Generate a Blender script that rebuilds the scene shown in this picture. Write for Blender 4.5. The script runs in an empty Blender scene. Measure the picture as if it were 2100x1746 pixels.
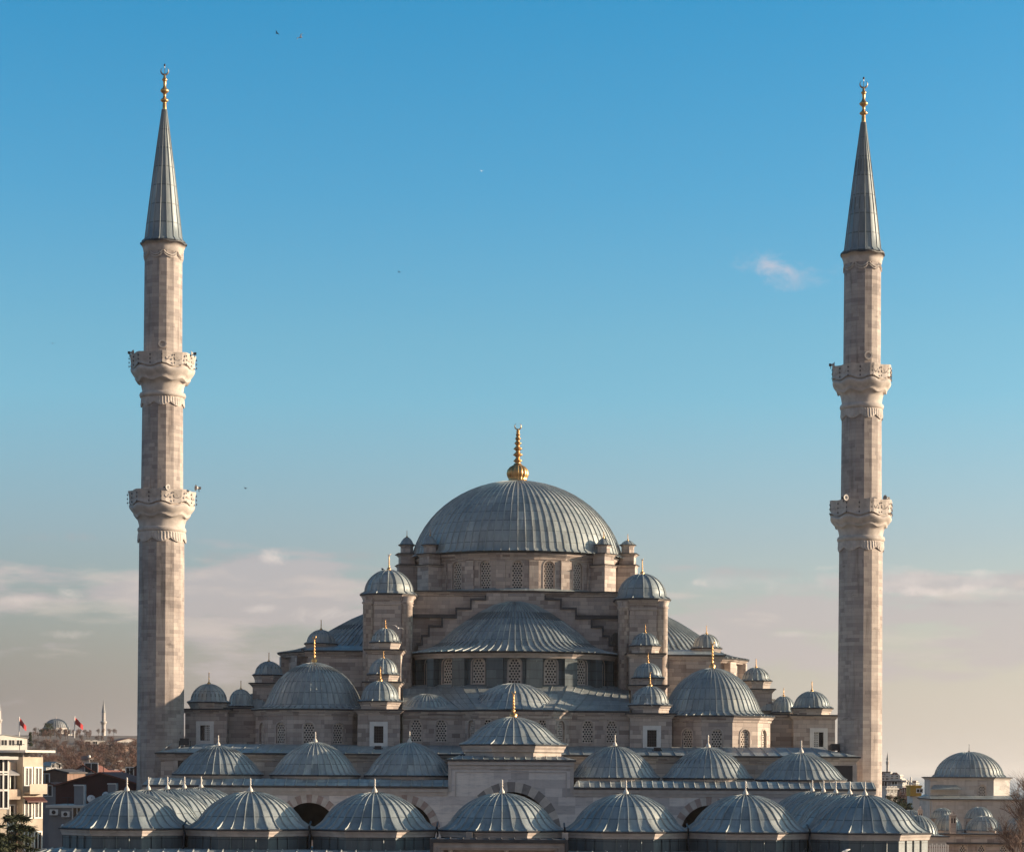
import bpy, bmesh, math, random
from mathutils import Vector, Matrix
from mathutils.geometry import tessellate_polygon

# ------------------------------------------------------------------ camera, sky, sun, exposure
SC = bpy.context.scene
COL = SC.collection
PI = math.pi
R = math.radians
F, CX, HY, CAMZ, ROLL = 4737.0, 1049.5, 1580.0, 14.0, R(0.35)
cam = bpy.data.cameras.new("camera")
cam.lens = 36.0 * F / 2099.0
cam.sensor_width = 36.0
cam.shift_y = (HY - 873.0) / 2099.0
cam.clip_start = 1.0
cam.clip_end = 250000.0
camo = bpy.data.objects.new("camera", cam)
COL.objects.link(camo)
camo.matrix_world = Matrix.Translation((0, 0, CAMZ)) @ Matrix.Rotation(PI / 2, 4, 'X') @ Matrix.Rotation(ROLL, 4, 'Z')
SC.camera = camo

SUN_EL, SUN_BEHIND = 11.0, 4.0        # degrees above the horizon, degrees behind the facade plane
S = Vector((math.cos(R(SUN_EL)) * math.cos(R(SUN_BEHIND)), math.cos(R(SUN_EL)) * math.sin(R(SUN_BEHIND)), math.sin(R(SUN_EL))))
sl = bpy.data.lights.new("sun", 'SUN')
sl.energy = 5.0
sl.angle = R(0.5)
sl.color = (1.0, 0.765, 0.54)
so = bpy.data.objects.new("sun", sl)
COL.objects.link(so)
so.rotation_euler = S.to_track_quat('Z', 'Y').to_euler()

SC.view_settings.view_transform = 'Standard'
SC.view_settings.look = 'None'
SC.view_settings.gamma = 1.0
SC.view_settings.exposure = 0.84

def build_world():
    w = bpy.data.worlds.new("World")
    SC.world = w
    w.use_nodes = True
    nt = w.node_tree
    nt.nodes.clear()
    N = nt.nodes.new
    L = nt.links.new
    out = N('ShaderNodeOutputWorld')
    bg = N('ShaderNodeBackground')
    bg.inputs['Strength'].default_value = 0.084
    L(bg.outputs[0], out.inputs[0])
    sky = N('ShaderNodeTexSky')
    sky.sky_type = 'NISHITA'
    sky.sun_disc = False
    sky.sun_elevation = R(SUN_EL)
    sky.sun_rotation = R(90 - SUN_BEHIND)
    sky.air_density = 1.0
    sky.dust_density = 1.2
    sky.ozone_density = 2.5
    tc = N('ShaderNodeTexCoord')
    sep = N('ShaderNodeSeparateXYZ')
    L(tc.outputs['Generated'], sep.inputs[0])

    def math_(op, a, b=None, c=None, clamp=False):
        n = N('ShaderNodeMath')
        n.operation = op
        n.use_clamp = clamp
        for i, v in enumerate((a, b, c)):
            if v is None:
                continue
            if isinstance(v, (int, float)):
                n.inputs[i].default_value = v
            else:
                L(v, n.inputs[i])
        return n.outputs[0]

    def mix(fac, a, b, blend='MIX'):
        n = N('ShaderNodeMix')
        n.data_type = 'RGBA'
        n.blend_type = blend
        for s, v in ((0, fac), (6, a), (7, b)):
            if isinstance(v, (int, float)):
                n.inputs[s].default_value = v
            elif isinstance(v, tuple):
                n.inputs[s].default_value = (*v, 1)
            else:
                L(v, n.inputs[s])
        return n.outputs[2]

    def ramp(fac, stops, interp='LINEAR'):
        n = N('ShaderNodeValToRGB')
        n.color_ramp.interpolation = interp
        e = n.color_ramp.elements
        while len(e) < len(stops):
            e.new(0.5)
        for el, (p, c) in zip(e, stops):
            el.position = p
            el.color = (*c, 1) if isinstance(c, tuple) else (c, c, c, 1)
        L(fac, n.inputs[0])
        return n.outputs[0]

    X, Y, Z = sep.outputs
    # tint of the air by height above the horizon (the photograph's colder, cyan grade of the sky)
    tint = ramp(math_('MULTIPLY', Z, 1.5), SKY_TINT)
    col = mix(1.0, sky.outputs[0], tint, 'MULTIPLY')
    # the haze band low over the city, greyer away from the sun
    side = math_('MULTIPLY_ADD', X, 2.2, 0.5, True)
    low = mix(side, LOW_LEFT, LOW_RIGHT)
    lowf = ramp(math_('MULTIPLY', Z, 5.0), LOW_MASK)
    col = mix(lowf, col, low)
    # clouds: flat banks stretched along the horizon
    comb = N('ShaderNodeCombineXYZ')
    L(math_('MULTIPLY', X, 9.0), comb.inputs[0])
    L(math_('MULTIPLY', Y, 9.0), comb.inputs[1])
    L(math_('MULTIPLY', Z, 42.0), comb.inputs[2])
    def noise(scale, detail, rough, off):
        mp = N('ShaderNodeMapping')
        mp.inputs['Location'].default_value = off
        L(comb.outputs[0], mp.inputs[0])
        n = N('ShaderNodeTexNoise')
        n.inputs['Scale'].default_value = scale
        n.inputs['Detail'].default_value = detail
        n.inputs['Roughness'].default_value = rough
        L(mp.outputs[0], n.inputs[0])
        return n.outputs[0]
    bank = ramp(math_('MULTIPLY', Z, 5.0), [(0.0, 0.0), (0.17, 0.35), (0.27, 0.9), (0.40, 0.88), (0.44, 0.55), (0.50, 0.0)])
    c1 = noise(1.1, 7, 0.55, (3.1, 0.4, 1.7))
    m1 = ramp(math_('ADD', c1, math_('MULTIPLY_ADD', bank, 0.34, -0.34)), [(0.36, 0.0), (0.48, 1.0)], 'EASE')
    m1 = math_('MULTIPLY', m1, math_('MINIMUM', math_('MULTIPLY', bank, 4.0), 1.0))
    col = mix(math_('MULTIPLY', m1, 0.65), col, CLOUD_GREY)
    c2 = noise(2.0, 7, 0.55, (0.3, 5.4, 8.2))
    m2 = ramp(math_('ADD', c2, math_('MULTIPLY_ADD', bank, 0.3, -0.3)), [(0.46, 0.0), (0.64, 1.0)], 'EASE')
    m2 = math_('MULTIPLY', m2, math_('MINIMUM', math_('MULTIPLY', bank, 3.0), 1.0))
    col = mix(math_('MULTIPLY', m2, 0.35), col, CLOUD_LIT)
    # separate small clouds at their own bearings (x/y, z/y, half width, half height, strength)
    ax = math_('DIVIDE', X, math_('MAXIMUM', Y, 0.05))
    az = math_('DIVIDE', Z, math_('MAXIMUM', Y, 0.05))
    cb2 = N('ShaderNodeCombineXYZ')
    L(math_('MULTIPLY', ax, 62.0), cb2.inputs[0])
    L(math_('MULTIPLY', az, 95.0), cb2.inputs[2])
    pn = N('ShaderNodeTexNoise')
    pn.inputs['Scale'].default_value = 1.0
    pn.inputs['Detail'].default_value = 9.0
    pn.inputs['Roughness'].default_value = 0.62
    pn.inputs['Distortion'].default_value = 0.35
    L(cb2.outputs[0], pn.inputs[0])
    puff = math_('MULTIPLY_ADD', pn.outputs[0], 5.0, -2.5)
    infront = math_('GREATER_THAN', Y, 0.1)
    for (px, py, hw, hh, st, c) in SMALL_CLOUDS:
        cx, cz = (px - CX) / F, (HY - py) / F
        dx = math_('DIVIDE', math_('SUBTRACT', ax, cx), hw / F)
        dz = math_('DIVIDE', math_('SUBTRACT', az, cz), hh / F)
        d = math_('ADD', math_('MULTIPLY', dx, dx), math_('MULTIPLY', dz, dz))
        v = math_('SUBTRACT', math_('ADD', 1.0, puff), math_('MULTIPLY', d, 1.2))
        n = N('ShaderNodeMapRange')
        n.interpolation_type = 'SMOOTHSTEP'
        n.inputs[1].default_value = 0.0
        n.inputs[2].default_value = 2.1
        n.inputs[4].default_value = st
        L(v, n.inputs[0])
        col = mix(math_('MULTIPLY', n.outputs[0], infront), col, c)
    # warm glow of the low air round the sun
    vd = N('ShaderNodeVectorMath')
    vd.operation = 'DOT_PRODUCT'
    L(tc.outputs['Generated'], vd.inputs[0])
    vd.inputs[1].default_value = S
    gl_ = math_('POWER', math_('MAXIMUM', vd.outputs['Value'], 0.0), 4.0)
    col = mix(gl_, col, SUN_GLOW, 'ADD')
    # uneven fill brightness added to the unseen half of the sky behind the viewer
    back = ramp(math_('MULTIPLY_ADD', Y, -0.5, 0.5), [(0.45, 0.0), (0.75, 1.0)], 'EASE')
    cb = noise(0.25, 5, 0.55, (1.0, 9.0, 4.0))
    back = math_('MULTIPLY', back, ramp(cb, [(0.3, 0.55), (0.6, 1.0)]))
    back = math_('MULTIPLY', back, ramp(Z, [(0.25, 1.0), (0.7, 0.15)]))
    col = mix(back, col, BACK_FILL)
    L(col, bg.inputs[0])

SKY_TINT = [(0.0, (1.16, 1.14, 1.2)), (0.15, (1.1, 1.2, 1.32)), (0.234, (0.95, 1.38, 1.44)), (0.2745, (0.87, 1.38, 1.43)), (0.363, (0.56, 1.32, 1.5)), (0.474, (0.30, 1.26, 1.52)), (0.60, (0.09, 0.84, 1.05)), (0.9, (0.05, 0.70, 0.92))]
LOW_LEFT, LOW_RIGHT = (1.85, 1.58, 1.56), (4.75, 4.2, 3.6)
LOW_MASK = [(0.0, 0.95), (0.16, 0.8), (0.32, 0.5), (0.5, 0.22), (0.8, 0.0)]
CLOUD_GREY, CLOUD_LIT = (3.7, 3.25, 3.3), (5.2, 4.4, 3.9)
LITC, GRYC = (5.6, 4.9, 4.5), (2.9, 2.7, 2.8)
SMALL_CLOUDS = [(1560, 536, 84, 44, 0.5, (4.6, 4.1, 4.4)), (1618, 562, 120, 36, 0.42, (4.4, 4.0, 4.4)), (110, 1106, 90, 14, 0.55, GRYC), (470, 1146, 70, 22, 0.5, GRYC), (562, 1144, 40, 20, 0.7, LITC), (700, 1140, 90, 12, 0.35, GRYC),
                (140, 1222, 45, 17, 0.65, LITC), (60, 1236, 80, 13, 0.4, LITC), (540, 1250, 60, 14, 0.55, LITC), (660, 1262, 110, 22, 0.6, LITC), (720, 1300, 60, 16, 0.45, LITC), (150, 1306, 80, 12, 0.35, LITC), (560, 1300, 90, 8, 0.35, GRYC),
                (1690, 1160, 45, 9, 0.6, LITC), (1430, 1191, 28, 10, 0.6, LITC), (1960, 1206, 190, 15, 0.8, LITC), (1860, 1182, 300, 34, 0.55, (5.0, 4.5, 4.3)), (1520, 1190, 220, 30, 0.4, (4.6, 4.15, 4.05)), (2010, 1166, 120, 8, 0.4, LITC), (1560, 1172, 190, 16, 0.4, GRYC), (1980, 1232, 150, 9, 0.4, GRYC), (1620, 1296, 60, 8, 0.35, LITC)]
SUN_GLOW = (6.5, 5.2, 4.0)
BACK_FILL = (2.1, 1.82, 1.85)
build_world()

def W(px, py, d):
    """a point of the view at distance d along the viewing axis, as world coordinates"""
    dx, dy = px - CX, py - HY
    a = dx * math.cos(ROLL) + dy * math.sin(ROLL)
    b = -dx * math.sin(ROLL) + dy * math.cos(ROLL)
    return Vector((a * d / F, d, CAMZ - b * d / F))

def M_(px, d):
    return px * d / F

# ------------------------------------------------------------------ materials
def new_mat(name):
    m = bpy.data.materials.new(name)
    m.use_nodes = True
    nt = m.node_tree
    return m, nt, nt.nodes['Principled BSDF']

def nd(nt, t, **kw):
    n = nt.nodes.new(t)
    for k, v in kw.items():
        if k.startswith('i_'):
            n.inputs[k[2:].replace('_', ' ')].default_value = v
        else:
            setattr(n, k, v)
    return n

def mth(nt, op, a, b=0.0, c=None):
    n = nt.nodes.new('ShaderNodeMath')
    n.operation = op
    for i, v in enumerate((a, b, c)):
        if v is None:
            continue
        if isinstance(v, (int, float)):
            n.inputs[i].default_value = v
        else:
            nt.links.new(v, n.inputs[i])
    return n.outputs[0]

def mixc(nt, fac, a, b, blend='MIX'):
    n = nt.nodes.new('ShaderNodeMix')
    n.data_type = 'RGBA'
    n.blend_type = blend
    for s, v in ((0, fac), (6, a), (7, b)):
        if isinstance(v, (int, float)):
            n.inputs[s].default_value = v
        elif isinstance(v, tuple):
            n.inputs[s].default_value = (*v, 1)
        else:
            nt.links.new(v, n.inputs[s])
    return n.outputs[2]

def rampn(nt, fac, stops):
    n = nt.nodes.new('ShaderNodeValToRGB')
    e = n.color_ramp.elements
    while len(e) < len(stops):
        e.new(0.5)
    for el, (p, c) in zip(e, stops):
        el.position = p
        el.color = (*c, 1) if isinstance(c, tuple) else (c, c, c, 1)
    nt.links.new(fac, n.inputs[0])
    return n.outputs[0]

def world_noise(nt, scale, detail=5, rough=0.55, stretch=(1, 1, 1)):
    g = nt.nodes.new('ShaderNodeNewGeometry')
    mp = nt.nodes.new('ShaderNodeMapping')
    mp.inputs['Scale'].default_value = stretch
    nt.links.new(g.outputs['Position'], mp.inputs[0])
    n = nd(nt, 'ShaderNodeTexNoise', i_Scale=scale, i_Detail=detail, i_Roughness=rough)
    nt.links.new(mp.outputs[0], n.inputs[0])
    return n.outputs[0]

def plain(name, col, rough=0.7, metal=0.0, var=0.25, scale=1.2):
    m, nt, b = new_mat(name)
    f = world_noise(nt, scale)
    lo = tuple(c * (1 - var) for c in col)
    hi = tuple(min(1, c * (1 + var)) for c in col)
    nt.links.new(rampn(nt, f, [(0.3, lo), (0.7, hi)]), b.inputs['Base Color'])
    b.inputs['Roughness'].default_value = rough
    b.inputs['Metallic'].default_value = metal
    return m

def lead(name, base, joint=1.3):
    m, nt, b = new_mat(name)
    uv = nt.nodes.new('ShaderNodeUVMap')
    sp = nt.nodes.new('ShaderNodeSeparateXYZ')
    nt.links.new(uv.outputs[0], sp.inputs[0])
    fu = mth(nt, 'FLOOR', sp.outputs[0])
    v = mth(nt, 'DIVIDE', sp.outputs[1], joint)
    fv = mth(nt, 'FLOOR', v)
    cb = nt.nodes.new('ShaderNodeCombineXYZ')
    nt.links.new(fu, cb.inputs[0])
    nt.links.new(fv, cb.inputs[1])
    oi = nt.nodes.new('ShaderNodeObjectInfo')
    nt.links.new(mth(nt, 'MULTIPLY', oi.outputs['Random'], 37.0), cb.inputs[2])
    wn = nt.nodes.new('ShaderNodeTexWhiteNoise')
    nt.links.new(cb.outputs[0], wn.inputs[0])
    panel = rampn(nt, wn.outputs[0], [(0.0, tuple(c * 0.72 for c in base)), (0.15, tuple(c * 0.9 for c in base)), (0.85, base), (1.0, tuple(min(1, c * k) for c, k in zip(base, (1.32, 1.27, 1.2))))])
    big = world_noise(nt, 0.35, 6, 0.6)
    c = mixc(nt, 0.55, panel, rampn(nt, big, [(0.3, (0.68, 0.76, 0.80)), (0.55, (1, 1, 1)), (0.75, (1.25, 1.16, 1.06))]), 'MULTIPLY')
    streak = world_noise(nt, 1.0, 4, 0.6, (2.2, 2.2, 0.22))
    c = mixc(nt, 0.5, c, rampn(nt, streak, [(0.32, (0.62, 0.66, 0.68)), (0.5, (1, 1, 1)), (0.72, (1.22, 1.2, 1.16))]), 'MULTIPLY')
    cu = nt.nodes.new('ShaderNodeCombineXYZ')
    nt.links.new(mth(nt, 'MULTIPLY', sp.outputs[0], 2.6), cu.inputs[0])
    nt.links.new(mth(nt, 'MULTIPLY', sp.outputs[1], 0.35), cu.inputs[1])
    nt.links.new(mth(nt, 'MULTIPLY', oi.outputs['Random'], 53.0), cu.inputs[2])
    rn = nd(nt, 'ShaderNodeTexNoise', i_Scale=1.0, i_Detail=5.0, i_Roughness=0.6)
    nt.links.new(cu.outputs[0], rn.inputs[0])
    c = mixc(nt, 0.8, c, rampn(nt, rn.outputs[0], [(0.28, (0.66, 0.66, 0.68)), (0.42, (1, 1, 1)), (0.58, (1, 1, 1)), (0.70, (1.5, 1.46, 1.42))]), 'MULTIPLY')
    c = mixc(nt, 1.0, c, rampn(nt, oi.outputs['Random'], [(0.0, (0.86, 0.88, 0.9)), (0.5, (1, 1, 1)), (1.0, (1.12, 1.08, 1.04))]), 'MULTIPLY')
    fr = mth(nt, 'FRACT', v)
    jl = mth(nt, 'LESS_THAN', fr, 0.06)
    c = mixc(nt, mth(nt, 'MULTIPLY', jl, 0.7), c, tuple(k * 0.25 for k in base))
    dr_ = world_noise(nt, 2.2, 3, 0.6, (1.0, 1.0, 0.55))
    c = mixc(nt, rampn(nt, dr_, [(0.69, 0.0), (0.75, 0.5)]), c, (0.55, 0.54, 0.52))
    nt.links.new(c, b.inputs['Base Color'])
    b.inputs['Metallic'].default_value = 0.15
    nt.links.new(rampn(nt, big, [(0.3, 0.40), (0.7, 0.58)]), b.inputs['Roughness'])
    b.inputs['Specular IOR Level'].default_value = 0.55
    fine = world_noise(nt, 2.5, 3, 0.5)
    h = mth(nt, 'ADD', mth(nt, 'MULTIPLY', fine, 0.6), mth(nt, 'MULTIPLY', mth(nt, 'LESS_THAN', fr, 0.5), 0.5))
    bp = nd(nt, 'ShaderNodeBump', i_Strength=0.35, i_Distance=0.04)
    nt.links.new(h, bp.inputs['Height'])
    nt.links.new(bp.outputs[0], b.inputs['Normal'])
    return m

def ashlar(name, tones, bw=1.15, bh=0.42, mortar=0.014, dirt=0.6, rough=0.8, vein=False, joint_dark=0.45):
    """cut stone in courses; tones are the colours of single blocks"""
    m, nt, b = new_mat(name)
    uv = nt.nodes.new('ShaderNodeUVMap')
    sp = nt.nodes.new('ShaderNodeSeparateXYZ')
    nt.links.new(uv.outputs[0], sp.inputs[0])
    row = mth(nt, 'FLOOR', mth(nt, 'DIVIDE', sp.outputs[1], bh))
    wr = nt.nodes.new('ShaderNodeTexWhiteNoise')
    wr.noise_dimensions = '1D'
    nt.links.new(row, wr.inputs['W'])
    u = mth(nt, 'ADD', mth(nt, 'DIVIDE', sp.outputs[0], bw), mth(nt, 'MULTIPLY', wr.outputs[0], 7.3))
    # uneven block lengths along the course
    u = mth(nt, 'ADD', u, mth(nt, 'MULTIPLY', mth(nt, 'SINE', mth(nt, 'MULTIPLY', u, 2.1)), 0.32))
    cell = mth(nt, 'FLOOR', u)
    cb = nt.nodes.new('ShaderNodeCombineXYZ')
    nt.links.new(cell, cb.inputs[0])
    nt.links.new(row, cb.inputs[1])
    oi = nt.nodes.new('ShaderNodeObjectInfo')
    nt.links.new(mth(nt, 'MULTIPLY', oi.outputs['Random'], 91.0), cb.inputs[2])
    wn = nt.nodes.new('ShaderNodeTexWhiteNoise')
    nt.links.new(cb.outputs[0], wn.inputs[0])
    k = len(tones) - 1
    c = rampn(nt, wn.outputs[0], [(i / k, t) for i, t in enumerate(tones)])
    if vein:
        vn = world_noise(nt, 1.6, 6, 0.6, (0.6, 0.6, 2.6))
        c = mixc(nt, 0.7, c, rampn(nt, vn, [(0.35, (0.72, 0.75, 0.80)), (0.5, (1, 1, 1)), (0.7, (1.12, 1.1, 1.08))]), 'MULTIPLY')
    big = world_noise(nt, 0.22, 6, 0.62)
    c = mixc(nt, dirt, c, rampn(nt, big, [(0.3, (0.66, 0.64, 0.64)), (0.5, (1, 1, 1)), (0.72, (1.14, 1.12, 1.08))]), 'MULTIPLY')
    streak = world_noise(nt, 1.0, 5, 0.62, (1.7, 1.7, 0.16))
    c = mixc(nt, dirt * 0.8, c, rampn(nt, streak, [(0.30, (0.55, 0.53, 0.52)), (0.46, (1, 1, 1)), (0.8, (1.08, 1.07, 1.05))]), 'MULTIPLY')
    spots = world_noise(nt, 0.9, 4, 0.6, (1.0, 1.0, 2.4))
    c = mixc(nt, dirt * 0.55, c, rampn(nt, spots, [(0.27, (0.35, 0.34, 0.35)), (0.36, (1, 1, 1)), (1.0, (1, 1, 1))]), 'MULTIPLY')
    fy = mth(nt, 'FRACT', mth(nt, 'DIVIDE', sp.outputs[1], bh))
    fx = mth(nt, 'FRACT', u)
    j = mth(nt, 'MAXIMUM', mth(nt, 'LESS_THAN', fy, mortar * 2 / bh), mth(nt, 'LESS_THAN', fx, mortar * 2 / bw))
    c = mixc(nt, mth(nt, 'MULTIPLY', j, joint_dark), c, tuple(t * 0.35 for t in tones[0]))
    nt.links.new(c, b.inputs['Base Color'])
    b.inputs['Roughness'].default_value = rough
    fine = world_noise(nt, 3.0, 4, 0.6)
    hgt = mth(nt, 'ADD', mth(nt, 'MULTIPLY', fine, 0.5), mth(nt, 'ADD', mth(nt, 'MULTIPLY', wn.outputs[0], 0.25), mth(nt, 'MULTIPLY', j, -0.6)))
    bp = nd(nt, 'ShaderNodeBump', i_Strength=0.4, i_Distance=0.05)
    nt.links.new(hgt, bp.inputs['Height'])
    nt.links.new(bp.outputs[0], b.inputs['Normal'])
    return m

LEAD = lead('lead_sheet', (0.325, 0.365, 0.37))
LEAD_OLD = lead('lead_cladding', (0.105, 0.135, 0.15), 0.9)
EDGE = plain('lead_edge', (0.055, 0.055, 0.06), 0.6)
STONE = ashlar('mosque_stone', [(0.27, 0.225, 0.205), (0.41, 0.345, 0.31), (0.47, 0.405, 0.36), (0.55, 0.475, 0.42), (0.33, 0.29, 0.27)])
MINA = ashlar('minaret_stone', [(0.285, 0.25, 0.235), (0.375, 0.33, 0.305), (0.40, 0.35, 0.32), (0.45, 0.395, 0.36)], 1.0, 0.36, 0.010, 1.0, joint_dark=0.4)
TRIM = plain('stone_trim', (0.45, 0.39, 0.35), 0.8, 0, 0.25, 0.9)
CARVED = plain('carved_stone', (0.48, 0.43, 0.39), 0.8, 0, 0.2, 1.6)
MARBLE = ashlar('marble_facing', [(0.42, 0.41, 0.42), (0.60, 0.58, 0.58), (0.66, 0.635, 0.62), (0.70, 0.675, 0.655), (0.50, 0.50, 0.52)], 2.3, 0.78, 0.01, 0.35, 0.55, True, 0.25)
GRILLE = plain('window_grille_stone', (0.60, 0.54, 0.48), 0.8, 0, 0.12, 2.0)
GLASS = plain('dark_glass', (0.018, 0.018, 0.022), 0.25, 0, 0.3, 0.6)
GOLD = plain('gilded_copper', (0.60, 0.36, 0.15), 0.38, 0.85, 0.3, 1.6)
ALEM = plain('pale_finial_stone', (0.66, 0.61, 0.54), 0.6, 0, 0.12, 3.0)
DARK = plain('dark_metal', (0.035, 0.035, 0.04), 0.5, 0.3, 0.2, 2.0)
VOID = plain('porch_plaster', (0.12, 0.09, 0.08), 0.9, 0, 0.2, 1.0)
VGREY = plain('dark_voussoir', (0.20, 0.195, 0.20), 0.7, 0, 0.2, 2.0)
VPINK = plain('pink_voussoir', (0.34, 0.27, 0.25), 0.7, 0, 0.2, 2.0)
VWHITE = plain('white_voussoir', (0.50, 0.475, 0.45), 0.7, 0, 0.15, 2.0)
WHITEP = plain('white_paint', (0.72, 0.70, 0.66), 0.6, 0, 0.08, 2.0)

# ------------------------------------------------------------------ mesh helpers
class MB:
    def __init__(self):
        self.bm = bmesh.new()
        self.uv = self.bm.loops.layers.uv.new('UVMap')
        self.mi = 0

    def face(self, pts, uvs=None, smooth=False, mi=None):
        vs = [p if isinstance(p, bmesh.types.BMVert) else self.bm.verts.new(p) for p in pts]
        try:
            f = self.bm.faces.new(vs)
        except ValueError:
            return None
        f.smooth = smooth
        f.material_index = self.mi if mi is None else mi
        if uvs is None:
            f.normal_update()
            n = f.normal
            if abs(n.z) < 0.75:
                t = Vector((-n.y, n.x, 0))
                t = t.normalized() if t.length > 1e-6 else Vector((1, 0, 0))
                if abs(t.x) > abs(t.y):
                    t = t if t.x > 0 else -t
                else:
                    t = t if t.y > 0 else -t
                uvs = [(v.co.dot(t), v.co.z / max(0.3, math.sqrt(max(0.0, 1 - n.z * n.z)))) for v in vs]
            else:
                uvs = [(v.co.x, v.co.y) for v in vs]
        for l, u in zip(f.loops, uvs):
            l[self.uv].uv = u
        return f

    def box(self, x0, x1, y0, y1, z0, z1):
        self.prism([(x0, y0), (x1, y0), (x1, y1), (x0, y1)], z0, z1)

    def prism(self, pts, z0, z1, top=True, bottom=True):
        self.loft([[(x, y, z0) for x, y in pts], [(x, y, z1) for x, y in pts]], cap0=bottom, cap1=top)

    def loft(self, rings, closed=True, cap0=False, cap1=False, smooth=False):
        n = len(rings[0])
        vr = [[self.bm.verts.new(p) for p in r] for r in rings] if smooth else None
        for i in range(len(rings) - 1):
            for j in range(n if closed else n - 1):
                k = (j + 1) % n
                if smooth:
                    q = [vr[i][j], vr[i][k], vr[i + 1][k], vr[i + 1][j]]
                else:
                    q = [rings[i][j], rings[i][k], rings[i + 1][k], rings[i + 1][j]]
                self.face(q, smooth=smooth)
        if cap0:
            self.face(list(reversed(rings[0])))
        if cap1:
            self.face(rings[-1])

    def lathe(self, prof, c=(0, 0, 0), n=12, cap=True):
        rings = [[(c[0] + r * math.sin(2 * PI * k / n), c[1] - r * math.cos(2 * PI * k / n), c[2] + z) for k in range(n)] for r, z in prof]
        self.loft(rings, cap0=cap, cap1=cap, smooth=True)

    def tube(self, a, b, r, n=6, r2=None):
        a, b = Vector(a), Vector(b)
        d = (b - a).normalized()
        s = d.cross(Vector((0, 0, 1))) if abs(d.z) < 0.9 else d.cross(Vector((1, 0, 0)))
        s.normalize()
        t = d.cross(s)
        r2 = r if r2 is None else r2
        self.loft([[a + (s * math.cos(2 * PI * k / n) + t * math.sin(2 * PI * k / n)) * r for k in range(n)],
                   [b + (s * math.cos(2 * PI * k / n) + t * math.sin(2 * PI * k / n)) * r2 for k in range(n)]], cap0=True, cap1=True, smooth=False)

    def mesh(self, name):
        me = bpy.data.meshes.new(name)
        self.bm.to_mesh(me)
        self.bm.free()
        return me

def ngon(c, a, n, rot=0.0, sy=1.0):
    """corner k lies before face k; face 0 looks along rot (0 = towards the viewer)"""
    r = a / math.cos(PI / n)
    return [(c[0] + r * math.sin(rot + (k - 0.5) * 2 * PI / n), c[1] - sy * r * math.cos(rot + (k - 0.5) * 2 * PI / n)) for k in range(n)]

def rect(x0, x1, y0, y1):
    return [(x0, y0), (x1, y0), (x1, y1), (x0, y1)]

def offset(pts, d, closed=True):
    n = len(pts)
    out = []
    P = [Vector(p) for p in pts]
    for i in range(n):
        ns = []
        if closed or i > 0:
            t = (P[i] - P[i - 1]).normalized()
            ns.append(Vector((t.y, -t.x)))
        if closed or i < n - 1:
            t = (P[(i + 1) % n] - P[i]).normalized()
            ns.append(Vector((t.y, -t.x)))
        m = sum(ns, Vector((0, 0)))
        m.normalize()
        k = d / max(0.35, m.dot(ns[0]))
        out.append((P[i].x + m.x * k, P[i].y + m.y * k))
    return out

def sweep(mb, pts, prof, closed=True, cap=False):
    rings = [[(x, y, z) for x, y in offset(pts, o, closed)] for o, z in prof]
    mb.loft(rings, closed, cap1=cap)

def cornice(mb, pts, z, out=0.35, h=0.5, closed=True, mi_stone=0, mi_edge=1, lip=0.13):
    """stone cavetto cornice under a lead drip edge, its dark tone also painting the thin eave shadow; z is the top of the edge"""
    mb.mi = mi_stone
    zb = z - lip
    sweep(mb, pts, [(0.0, zb - h), (out * 0.25, zb - h * 0.92), (out * 0.35, zb - h * 0.6), (out * 0.8, zb - h * 0.25), (out * 0.9, zb), (0, zb)], closed)
    mb.mi = mi_edge  # dark colour holds both the lead drip and the thin shadow line
    sweep(mb, pts, [(0, zb + 0.002), (out + 0.06, zb + 0.002), (out + 0.1, z - 0.02), (out, z), (0, z + 0.02)], closed)
    mb.mi = mi_stone

def arch_poly(uc, z0, w, h, n=8, rise=None):
    """opening outline (u, z): upright sides under a round or pointed head"""
    r = w / 2
    rise = r if rise is None else rise
    zs = z0 + h - rise
    p = [(uc - r, z0), (uc + r, z0)]
    for i in range(n + 1):
        a = PI * i / n
        p.append((uc + r * math.cos(a), zs + rise * math.sin(a)))
    return p

def holed(mb, o, t, nrm, outer, holes, depth):
    """a flat wall with real openings; o origin, t along, nrm outwards"""
    def P(u, z, back=0.0):
        return Vector((o[0] + t[0] * u - nrm[0] * back, o[1] + t[1] * u - nrm[1] * back, z))
    loops = [[P(u, z) for u, z in outer]] + [[P(u, z) for u, z in h] for h in holes]
    if not holes:
        mb.face(loops[0])
    else:
        flat = [v for l in loops for v in l]
        for tri in tessellate_polygon(loops):
            mb.face([flat[i] for i in tri])
        for h in holes:
            for i in range(len(h)):
                a, b = h[i], h[(i + 1) % len(h)]
                mb.face([P(*a), P(*b), P(*b, depth), P(*a, depth)])

def polywall(mb, pts, z0, z1, holes=None, depth=0.35, closed=True, top=False):
    holes = holes or {}
    n = len(pts)
    for i in range(n if closed else n - 1):
        a, b = Vector(pts[i]), Vector(pts[(i + 1) % n])
        w = (b - a).length
        t = (b - a) / w
        nrm = (t.y, -t.x)
        holed(mb, a, t, nrm, [(0, z0), (w, z0), (w, z1), (0, z1)], [f(w) for f in holes.get(i, [])], depth)
    if top:
        mb.face([(x, y, z1) for x, y in pts])

WPOS = {}
def link(o, parent=None, loc=(0, 0, 0)):
    COL.objects.link(o)
    loc = Vector(loc)
    WPOS[o.name] = loc
    if parent is not None:
        o.parent = parent
        o.location = loc - WPOS[parent.name]
    else:
        o.location = loc
    return o

def thing(name, label, cat, loc=(0, 0, 0), group=None):
    o = bpy.data.objects.new(name, None)
    o.empty_display_size = 0.5
    link(o, None, loc)
    o['label'] = label
    o['category'] = cat
    if group:
        o['group'] = group
    return o

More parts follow.
